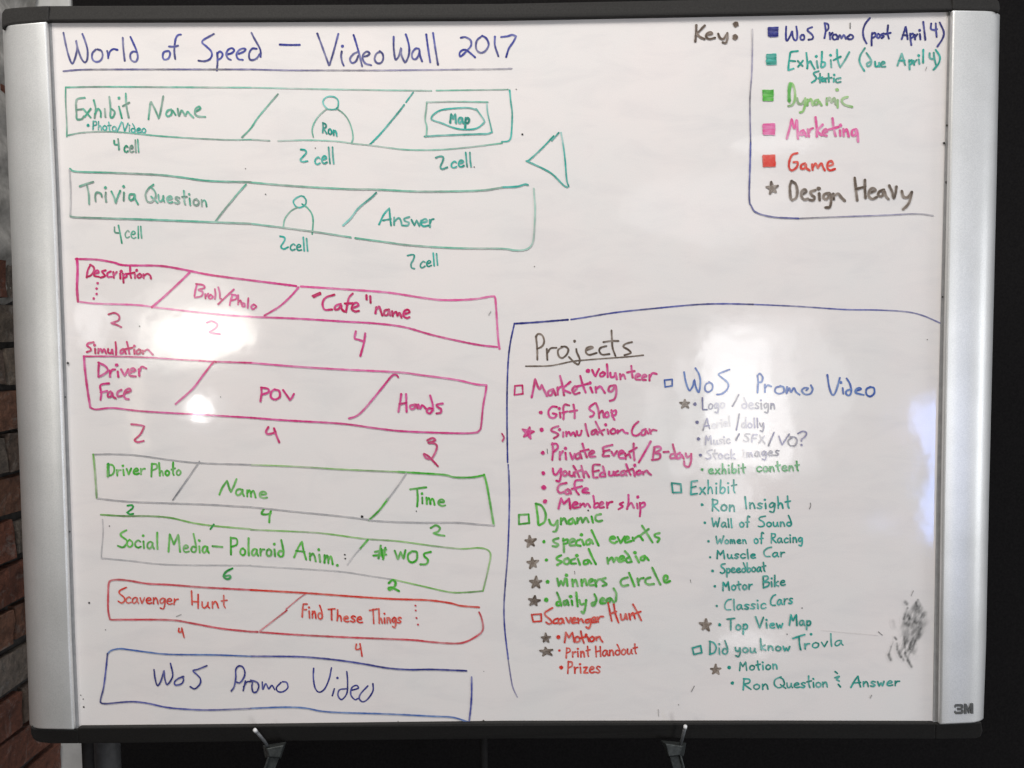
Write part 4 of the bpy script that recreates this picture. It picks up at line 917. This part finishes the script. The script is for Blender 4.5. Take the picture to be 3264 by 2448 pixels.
line('C3', ['482,820 440,820 410,860 420,907 460,917 482,887 450,878|510,870 515,912|505,835|592,807 555,800 540,830 545,880 542,927|533,872 577,860|630,800 640,860 640,917|598,862 662,850', '817,788 775,820 775,845 810,870 800,900 778,907|830,788 850,850 857,917|855,882 885,855 897,912|927,865 905,885 915,912 940,902 935,870|965,850 975,900 990,932|965,867 1002,850 1002,887 970,897'], 8.8, 'magenta', 'magenta handwritten "Gift Shop"', 1.0, (342, 870), 17)
star('C3', (233, 1045), 56, 'magenta', 9, 2)
line('C3', ['497,990 450,1005 435,1030 480,1050 497,1070 458,1097|540,1045 540,1082|508,1020|565,1040 568,1077|570,1062 590,1040 605,1072 605,1072 630,1045 647,1077|660,1035 665,1067 690,1067 702,1030|735,970 745,1020 762,1077|827,1020 795,1035 790,1062 815,1057 830,1025 842,1062|825,950 855,1010 887,1067|848,1047 902,1020|930,1020 938,1057|915,978|977,1015 955,1035 970,1057 1000,1047 997,1020 978,1012|1020,1025 1020,1052|1025,1042 1060,1020 1080,1045 1107,1052', '1202,950 1165,985 1145,1030 1155,1067 1190,1072 1222,1050|1267,1015 1235,1030 1230,1067 1260,1062 1270,1030 1290,1057|1300,1018 1312,1056|1306,1046 1328,1024 1362,1028'], 8.5, 'magenta', 'magenta handwritten "Simulation Car"', 1.0, (350, 1022), 20)
line('C3', ['445,1140 450,1210 443,1287|440,1150 480,1145 492,1180 455,1217|510,1215 510,1282|512,1247 537,1210|560,1225 565,1282|560,1185|600,1225 620,1282 620,1282 642,1235|682,1225 650,1245 655,1277 685,1267 690,1235 702,1272|710,1145 730,1215 747,1262|693,1212 762,1195|770,1242 812,1220 795,1205 770,1225 775,1257 822,1257',
    '972,1155 910,1170 890,1185 900,1215 888,1252 942,1252|895,1212 947,1200|965,1215 985,1252 985,1252 1012,1210|1030,1242 1072,1220 1055,1205 1030,1225 1035,1267 1077,1272|1085,1230 1090,1277|1092,1252 1120,1235 1132,1267|1160,1145 1160,1220 1167,1287|1123,1217 1187,1178', '1310,1125 1260,1215 1205,1310', '1345,1175 1335,1230 1328,1287|1340,1175 1387,1170 1397,1195 1350,1227 1392,1235 1385,1277 1323,1287|1425,1218 1467,1215|1505,1150 1520,1210 1532,1272|1520,1232 1490,1240 1485,1272 1527,1270|1567,1225 1540,1245 1545,1277 1575,1262 1580,1240 1602,1277|1620,1230 1630,1262 1660,1252|1667,1235 1665,1300 1645,1347 1610,1337 1605,1300'], 9, 'magenta', 'magenta handwritten "Private Event/B-day"', .95, (360, 1225), 18)
line('C3', ['448,1362 455,1405 480,1415 515,1365|520,1365 518,1430 505,1475 480,1470|552,1385 535,1405 550,1427 577,1410 560,1385|595,1390 595,1420 625,1427 635,1395 642,1432|630,1340 660,1390 682,1437|638,1397 702,1375|700,1340 715,1400 722,1442|720,1412 740,1390 767,1437',
    '862,1330 810,1330 800,1370 805,1442 805,1442 842,1442|800,1392 852,1380|890,1345 905,1400 912,1432|900,1395 870,1407 865,1432 907,1432|945,1390 945,1422 975,1422 985,1390 992,1422|1022,1385 1000,1400 1005,1422 1032,1417|1077,1380 1050,1395 1050,1422 1080,1412 1085,1385 1097,1422|1095,1325 1115,1380 1132,1417|1093,1387 1152,1365|1160,1380 1170,1427|1170,1335|1207,1380 1185,1400 1200,1417 1227,1400 1215,1380|1240,1392 1245,1414|1245,1402 1275,1380 1290,1400 1312,1417'], 8.8, 'magenta', 'magenta handwritten "Youth Education"', .95, (365, 1403), 18)
line('C3', ['567,1490 510,1505 490,1545 510,1577 552,1567|582,1545 560,1560 565,1587 590,1582 597,1550 607,1582|707,1465 650,1470 640,1520 655,1560 677,1592|618,1542 702,1520|710,1557 757,1545 740,1535 715,1550 715,1572 767,1577'], 9, 'magenta', 'magenta handwritten "Cafe" in the list', 1.0, (368, 1530), 23)
line('D3', ['498,332 515,265 522,240 522,240 545,292 545,292 592,243 592,243 602,332|625,307 667,290 650,275 625,295 630,327 672,322|690,290 690,322|695,307 720,290 730,320 730,320 755,290 777,322|805,223 815,280 815,327 852,312 845,285 815,297|860,307 892,290 880,275 860,295 862,327 897,322|925,280 928,327|930,307 945,282 972,275', '1067,280 1040,295 1065,315 1028,340|1115,215 1115,280 1103,337|1112,312 1140,285 1162,327|1190,290 1195,332|1197,232|1215,285 1220,340 1215,402|1215,297 1252,280 1257,310 1220,332'], 9, 'magenta', 'magenta handwritten "Membership"', 1.0, (380, 270), 20)

# ---- dynamic list
checkbox('D3', [(150, 390), (235, 385), (240, 462), (150, 472)], 8.5, 'lime')
line('D3', ['300,295 315,400 320,475|300,292 350,310 385,380 375,450 330,480', '415,433 430,470 460,480 485,447|490,440 490,490 475,532 453,537|520,420 520,472|522,447 550,420 572,467|622,420 590,440 590,467 620,462 630,430 647,467|665,420 665,462|668,442 695,415 710,457 710,457 740,415 762,452|790,405 802,457|870,383 830,395 825,430 850,447 882,440'], 10, 'lime', 'light green handwritten "Dynamic" heading a list', .95)
star('D3', (248, 622), 52, 'brown', 9, 3)
line('D3', ['497,595 455,610 460,630 497,650 480,668 448,665|540,600 545,660 547,717|540,617 577,605 577,635 545,647|600,637 642,615 620,600 598,620 600,657 642,657|692,605 660,620 655,652 692,662|705,610 722,652|700,565|772,605 745,620 745,652 775,642 785,610 802,642|790,525 820,590 850,657', '953,602 997,595 980,580 955,590 955,622 990,637 1012,625|1020,585 1045,637 1045,637 1082,580|1085,612 1117,595 1105,580 1085,600 1090,632 1140,620|1152,590 1162,617|1165,600 1210,575 1242,612|1235,485 1270,540 1327,632|1223,567 1292,515|1387,550 1350,560 1350,580 1387,597 1372,627'], 9.5, 'lime', 'light green handwritten "special events"', .9, (370, 625), 15)
star('D3', (270, 815), 52, 'taupe', 9, 4)
line('D3', ['522,745 485,765 490,785 527,802 488,830|582,770 550,785 550,817 580,822 597,795 580,770|642,775 610,790 610,817 652,817|670,780 687,827|660,748|757,785 725,795 722,822 755,817 765,790 787,817|765,690 795,760 827,822', '928,768 935,817|940,792 970,765 985,807 985,807 1010,765 1032,802|1035,787 1077,765 1060,750 1035,770 1040,802 1077,790|1085,710 1120,750 1142,802|1120,760 1095,780 1105,807 1142,802|1180,755 1207,807|1172,722|1257,750 1225,765 1225,787 1250,787 1265,760 1292,787'], 9.5, 'lime', 'light green handwritten "social media"', .9, (392, 787), 15)
star('D3', (300, 985), 52, 'taupe', 9, 5)
line('D3', ['488,950 500,1017 500,1017 520,970 520,970 540,1012 540,1012 557,950|570,955 577,1012|568,920|620,960 625,1017|628,987 650,960 667,1014|700,960 705,1012|708,987 730,955 747,1007|770,987 802,965 785,955 768,975 772,1007 807,1007|820,965 830,1017|825,992 845,962 872,955|912,945 880,960 900,980 922,1000 888,1014', '1107,940 1060,955 1045,985 1065,1014 1112,1007|1120,900 1145,960 1167,1017|1195,950 1205,1007|1200,982 1220,952 1247,945|1307,940 1270,955 1265,985 1295,1002 1337,997|1325,855 1360,930 1395,1000|1430,968 1455,958 1458,932 1440,922 1426,945 1430,975 1450,986 1480,972'], 9.5, 'lime', 'light green handwritten "winners circle"', .9, (402, 978), 17)
star('D3', (285, 1150), 50, 'black', 9, 6)
line('D3', ['485,1073 505,1120 522,1187|510,1152 485,1160 485,1187 522,1182|572,1140 545,1155 548,1182 570,1172 575,1145 587,1182|615,1145 620,1182|605,1108|655,1073 660,1130 667,1192|683,1140 695,1177 722,1172|742,1140 735,1200 720,1252 703,1242', '815,1088 832,1130 815,1182 793,1187 795,1165 827,1155|870,1152 902,1135 885,1120 868,1140 870,1167 907,1167|952,1120 925,1135 925,1157 950,1152 960,1125 987,1162|985,1038 1007,1080 1003,1147'], 9.5, 'lime', 'light green handwritten "daily deal"', .95, (390, 1137), 20)

# ---- scavenger list
checkbox('D3', [(262, 1268), (345, 1262), (348, 1325), (275, 1330)], 7, 'red')
line('D3', ['445,1208 385,1245 380,1270 425,1310 440,1335 415,1350 390,1335', '492,1300 460,1315 455,1342 487,1342|527,1300 500,1315 505,1347 530,1337 535,1305 547,1342|565,1295 590,1342 590,1342 607,1295|620,1327 652,1310 640,1295 620,1310 620,1342 657,1337|670,1300 675,1342|678,1322 700,1305 717,1337|777,1305 740,1315 740,1337 765,1332 780,1305 782,1350 765,1387 743,1377|790,1327 827,1310 815,1290 790,1310 795,1337 832,1332|840,1290 848,1332|845,1312 865,1287 892,1285', '935,1163 950,1240 967,1322|985,1178 1000,1260 1027,1337|950,1262 1007,1240|1045,1265 1055,1312 1080,1302 1090,1260 1102,1307|1120,1260 1130,1312|1130,1282 1155,1252 1172,1302|1155,1178 1190,1240 1227,1317|1133,1272 1222,1240'], 7.8, 'red', 'red handwritten "Scavenger Hunt" heading a list', 1.0)
star('D3', (388, 1475), 44, 'black', 7.5, 7)
line('D3', ['552,1512 560,1455 563,1420 563,1420 590,1472 590,1472 621,1423 621,1423 637,1507|667,1460 645,1475 650,1507 680,1502 687,1475 665,1460|695,1413 705,1465 722,1517|683,1477 742,1460|755,1465 764,1502|742,1445|797,1460 775,1475 780,1502 805,1497 812,1472 795,1460|830,1465 832,1492|832,1477 860,1460 870,1485 887,1507'], 7.6, 'red', 'red handwritten "Motion"', 1.0, (498, 1465), 19)
star('D3', (392, 1595), 46, 'brown', 7.5, 8, 1.5)
line('D3', [('Print', 562, 1648, 772, 1636, 52, 90), ('Handout', 820, 1638, 1192, 1612, 52, 92, None, {'gap': .2})], 7.5, 'red', 'red handwritten "Print Handout"', .95, (507, 1585), 12)
line('E3', [('Prizes', 575, 822, 862, 818, 60, 106)], 7.8, 'red', 'red handwritten "Prizes"', .95, (523, 772), 18)

# ---- promo list
checkbox('C3', [(1432, 585), (1500, 578), (1500, 635), (1438, 645)], 7, 'mblue')
line('C3', ['1605,515 1620,600 1650,675 1680,640 1695,580 1695,580 1710,650 1735,690 1748,600 1735,530 1705,480', '1830,605 1795,625 1790,670 1815,690 1850,670 1855,625 1825,603', '2005,492 1920,525 1915,545 1960,580 1995,620 1985,665 1940,705 1895,712'], 8, 'mblue', 'blue handwritten capitals starting the right-hand list heading', 1.0)
line('C4', ['40,545 45,600 40,695|40,545 60,528 85,560 75,600 45,605', '105,625 105,690|105,655 130,630 160,640', '255,640 205,650 195,685 225,705 270,690 270,650 240,635', '300,645 295,700 320,655 335,690 360,655 380,690 410,712', '510,630 525,665 505,705 460,710 430,680 450,655 485,655 470,675', '655,540 670,640 695,710 720,705 745,640 765,565', '790,655 795,705|775,605', '825,570 855,620 865,690 845,720 820,705 825,680 860,665', '905,680 950,665 935,652 905,670 905,695 930,705 975,715', '1035,645 1000,665 1000,710 1035,728 1068,700 1065,655 1030,645'], 8, 'mblue', 'blue handwritten "Promo Video" heading the right-hand list', 1.0)
star('C3', (1612, 798), 48, 'taupe', 8, 9)
line('C3', [('Logo', 1758, 850, 1960, 828, 52, 105, None, {'fade': (1.1, .15)}), '2085,715 2060,765 2030,815', ('design', 2115, 835, 2402, 838, 54, 95, None, {'fade': (.25, .95)})], 6.8, 'gblue', 'faded blue handwritten "Logo/design"', .8, (1700, 795), 16)  # thinner ink paints the window glare washing over the words
line('C3', ['1772,1025 1790,960 1808,920 1808,920 1815,965 1830,1012|1780,990 1825,985', ('erial', 1850, 1008, 2010, 985, 42, 80, None, {'dens': .10}), '2090,885 2078,960 2065,1025', ('~olly', 2112, 1002, 2307, 1005, 44, 85, None, {'fade': (.3, 1.2)})], 6.2, 'gblue', 'faded blue handwritten entry ending in "dolly"', .7, (1720, 955), 16)  # glare over this entry is put into the ink density
line('C3', [('Music', 1790, 1152, 2008, 1142, 42, 80, None, {'dens': .3}), '2090,1060 2060,1115', ('SFX', 2130, 1122, 2318, 1142, 50, 68, None, {'dens': .4}), '2397,1045 2372,1105 2347,1165', '2440,1080 2467,1155 2467,1155 2532,1060', '2557,1090 2522,1120 2537,1160 2582,1160 2600,1120 2582,1088 2540,1085', '2607,1055 2652,1035 2682,1050 2672,1080 2642,1105 2637,1122|2640,1155'], 6.5, 'gblue', 'blue handwritten "Music/SFX/VO?"', .95, (1732, 1103), 16)  # first two words thinned to paint the glare across them
line('C3', [('Stock', 1797, 1280, 2052, 1275, 44, 80, None, {'dens': .35}), ('images', 2125, 1265, 2437, 1248, 44, 82, None, {'fade': (.08, 1.4)})], 6.2, 'gblue', 'faded blue handwritten "Stock images"', .75, (1748, 1245), 14)  # density drop imitates the glare on both words
line('C3', [('exhibit', 1820, 1410, 2142, 1402, 46, 88), ('content', 2242, 1392, 2618, 1382, 48, 88)], 7, 'emer', 'green handwritten "exhibit content"', .85, (1763, 1372), 13)

# ---- exhibit list
checkbox('C3', [(1495, 1490), (1575, 1500), (1580, 1572), (1505, 1575)], 7, 'dteal')
line('C3', [('Exhibit', 1662, 1592, 2062, 1578, 64, 118)], 7.2, 'dteal', 'teal handwritten "Exhibit" heading a list', .9)
line('D3', [('Ron', 1845, 352, 2050, 358, 58, 105), ('Insight', 2130, 335, 2540, 330, 52, 108)], 7.8, 'dteal', 'teal handwritten "Ron Insight"', .95, (1763, 300), 14)
line('D3', [('Wall', 1850, 496, 2027, 498, 44, 78), ('of', 2095, 498, 2180, 496, 46, 98), ('Sound', 2257, 495, 2552, 486, 42, 95)], 7, 'dteal', 'teal handwritten "Wall of Sound"', .95, (1788, 458), 12)
line('D3', [('Women', 1885, 645, 2152, 640, 38, 70), ('of', 2222, 642, 2302, 640, 46, 98), ('Racing', 2367, 636, 2648, 630, 46, 85)], 6.5, 'dteal', 'teal handwritten "Women of Racing"', .95, (1820, 622), 12)
line('D3', [('Muscle', 1890, 772, 2232, 772, 42, 80), ('Car', 2302, 756, 2488, 758, 42, 88)], 6.8, 'dteal', 'teal handwritten "Muscle Car"', .95, (1835, 762), 10)
line('D3', [('Speedboat', 1925, 904, 2322, 886, 44, 84, None, {'gap': .2})], 7, 'dteal', 'teal handwritten "Speedboat"', .95, (1856, 882), 13)
line('D3', [('Motor', 1942, 1058, 2202, 1042, 46, 80), ('Bike', 2292, 1030, 2494, 1008, 46, 98)], 7, 'dteal', 'teal handwritten "Motor Bike"', .95, (1875, 1018), 12)
line('D3', [('Classic', 1958, 1230, 2322, 1212, 48, 96), ('Cars', 2362, 1190, 2558, 1168, 50, 96)], 6.5, 'dteal', 'teal handwritten "Classic Cars"', .85, (1892, 1190), 10)
star('D3', (1797, 1360), 54, 'taupe', 9, 10)
line('D3', [('Top', 1980, 1402, 2162, 1400, 52, 102), ('View', 2237, 1386, 2474, 1388, 48, 98), ('Map', 2527, 1358, 2718, 1364, 48, 98)], 7.2, 'dteal', 'teal handwritten "Top View Map"', .95, (1918, 1357), 15)
checkbox('D3', [(1678, 1562), (1750, 1540), (1760, 1602), (1690, 1618)], 7, 'dteal')
line('D3', [('Did', 1822, 1614, 1988, 1612, 60, 118), ('you', 2055, 1600, 2235, 1602, 46, 90), ('know', 2277, 1580, 2535, 1588, 44, 95)], 7.2, 'dteal', 'teal handwritten "Did you know" heading a list', .95)
line('D4', ['350,1478 400,1460 455,1443|405,1462 408,1520 418,1575', ('rovla', 452, 1570, 788, 1540, 50, 105), '512,1442'], 7.2, 'dteal', 'teal handwritten "Trivia" ending the "Did you know" heading', .95)
star('E3', (1885, 795), 46, 'taupe', 8, 11)
line('E3', [('Motion', 2088, 800, 2425, 785, 46, 84)], 7, 'dteal', 'teal handwritten "Motion"', .95, (2003, 772), 17)
line('E3', [('Ron', 2118, 970, 2345, 962, 50, 102), ('Question', 2395, 955, 2868, 942, 46, 100, None, {'gap': .2}), '2936,808 2956,824|2934,862 2972,850 2950,876 2972,892|2964,920 2982,942', ('Answer', 3075, 945, 3498, 930, 46, 100)], 7, 'dteal', 'teal handwritten "Ron Question & Answer"', .95, (2030, 910), 16)

# ---- specks, stray strokes and the rubbed grey smudge
for tile, x, y, r in (('A4', 1703, 1108, 10), ('A4', 1678, 1265, 11), ('A4', 1698, 1608, 10), ('B4', 1698, 230, 10), ('B4', 1700, 645, 9), ('B4', 1665, 1235, 9), ('A3', 180, 1185, 9), ('A1', 2165, 1487, 5), ('C1', 605, 435, 11), ('B3', 287, 967, 5), ('A2', 568, 1305, 6), ('D2', 1458, 357, 6),
                      ('D2', 980, 405, 13), ('D2', 828, 740, 8), ('D2', 832, 775, 8), ('E1', 788, 203, 9), ('E1', 932, 440, 5), ('E1', 740, 1120, 8), ('E1', 735, 1050, 6), ('E1', 714, 1016, 6), ('E2', 2049, 1240, 8), ('E2', 2052, 805, 4), ('E3', 118, 1248, 7), ('E3', 1557, 1100, 4), ('C4', 1535, 228, 5),
                      ('D1', 967, 488, 6), ('D1', 622, 535, 7), ('A1', 475, 1145, 9), ('C1', 583, 733, 7), ('D4', 300, 1440, 6), ('A3', 126, 787, 5), ('B2', 130, 330, 6), ('C1', 1945, 733, 5), ('C1', 1232, 110, 6), ('D3', 760, 350, 8), ('E3', 685, 1256, 5), ('E2', 1297, 1245, 4), ('D4', 432, 1210, 6), ('A2', 1968, 1472, 6)):
    ik = Ink(); ik.lift = 0.0014 if N(tile, [(x, y)])[0][0] > 2990 or N(tile, [(x, y)])[0][0] < 240 else 0.0; dot(ik, tile, (x, y), r, 'dot' if r > 6 else 'smut', 1.0); ik.build('ink_speck')
for tile, st, wd, dn in (('D3', '1660,960 1665,985', 2.5, .7), ('E3', '1695,935 1668,985', 3, .6), ('E3', '1378,1140 1380,1200', 3, .25), ('D4', '505,285 508,310 495,338', 3, .9), ('D4', '1105,1420 1138,1448', 3.5, .8), ('D4', '600,1405 850,1430 1100,1450', 1.2, .10), ('D3', '640,885 642,910', 2.5, .7), ('C3', '398,1190 402,1230', 3, .7),
                         ('D1', '1600,1265 1555,1285', 3, .4), ('A4', '1530,590 1520,620', 3, .3), ('B2', '2115,1360 2095,1395', 3, .3), ('E4', '1215,140 1235,95', 2.5, .35), ('A4', '855,205 855,250', 4, .7), ('E4', '855,1040 868,1015', 4, .5)):
    ik = Ink(); draw(ik, tile, st, wd, 'smut', dn); ik.build('stray_stroke')

# the smudge is one thin film whose density is worked out point by point
SEGS = [(1185,250,1160,300,9,.8),(1160,300,1150,345,9,.7),(1155,500,1165,600,10,.7),(1165,600,1160,640,9,.6),(1090,560,1097,615,10,.8),(1097,615,1125,680,12,.7),(1125,680,1150,705,12,.5),(1165,650,1190,712,12,.8),(1190,712,1218,765,11,1.0),
        (1073,508,1086,526,9,1.1),(1060,545,1040,590,7,.35),(1040,590,1022,650,8,.4),(1020,662,1036,706,13,.8),(1320,290,1290,345,14,.25),(1345,290,1300,385,14,.3),(1250,540,1225,640,12,.5),(1215,560,1190,650,14,.4),(1310,390,1290,480,14,.35),(1290,480,1260,565,14,.35),
        (1165,198,1176,212,14,.75),(1258,195,1267,232,8,.6),(1055,370,1066,410,18,.22),(1195,320,1205,345,14,.7),(1245,370,1258,380,12,.7),(1170,385,1190,400,18,.6),(1285,420,1300,432,12,.5)]
def smudge_density(x, y):
    cx = 1243 - (y - 390) * .16; hw = 104 * max(.10, 1 - abs((y - 392) / 225) ** 1.7)
    m = math.exp(-((x - cx) / hw) ** 4) if abs(y - 392) < 224 else 0.0
    u = (x * .88 + y * .47); v = (-x * .47 + y * .88)
    n1 = pnoise.fractal(Vector((u / 26, v / 70, 3.1)), 1.0, 2.1, 5); n2 = pnoise.noise(Vector((x / 60, y / 60, 9.0)))
    d = m * max(0.0, .52 + .50 * n1 + .25 * n2)
    tail = math.exp(-((x - 1185 + (y - 600) * .1) / 85) ** 4) * math.exp(-((y - 590) / 95) ** 4)
    d += tail * max(0.0, .10 + .5 * n1 + .2 * n2)
    for x0, y0, x1, y1, r, a in SEGS:
        t_ = max(0., min(1., ((x - x0) * (x1 - x0) + (y - y0) * (y1 - y0)) / ((x1 - x0) ** 2 + (y1 - y0) ** 2)))
        q = math.hypot(x - x0 - t_ * (x1 - x0), y - y0 - t_ * (y1 - y0)) / r
        if q < 2.2: d += a * math.exp(-q * q) * (.75 + .8 * n1)
    return 0.72 * max(0.0, d)
ik = Ink(); ST = 5; gx = range(980, 1400, ST); gy = range(160, 800, ST); grid = {}
for y in gy:
    for x in gx:
        d = smudge_density(x, y)
        grid[x, y] = (d, x, y)
vv = {}
def sv(k):
    if k not in vv:
        d, x, y = grid[k]; q = on_plane(*N('E4', [(x, y)])[0]); vv[k] = ik.vert(q.x, q.z, 0.00025, tuple(c ** d for c in INKS['smut']))
    return vv[k]
for y in list(gy)[:-1]:
    for x in list(gx)[:-1]:
        ks = [(x, y), (x + ST, y), (x + ST, y + ST), (x, y + ST)]
        if max(grid[k][0] for k in ks) > .012: ik.bm.faces.new([sv(k) for k in ks])
ik.build('rubbed_smudge', 'dark grey rubbed marker smudge')

# faint smut on the right cap
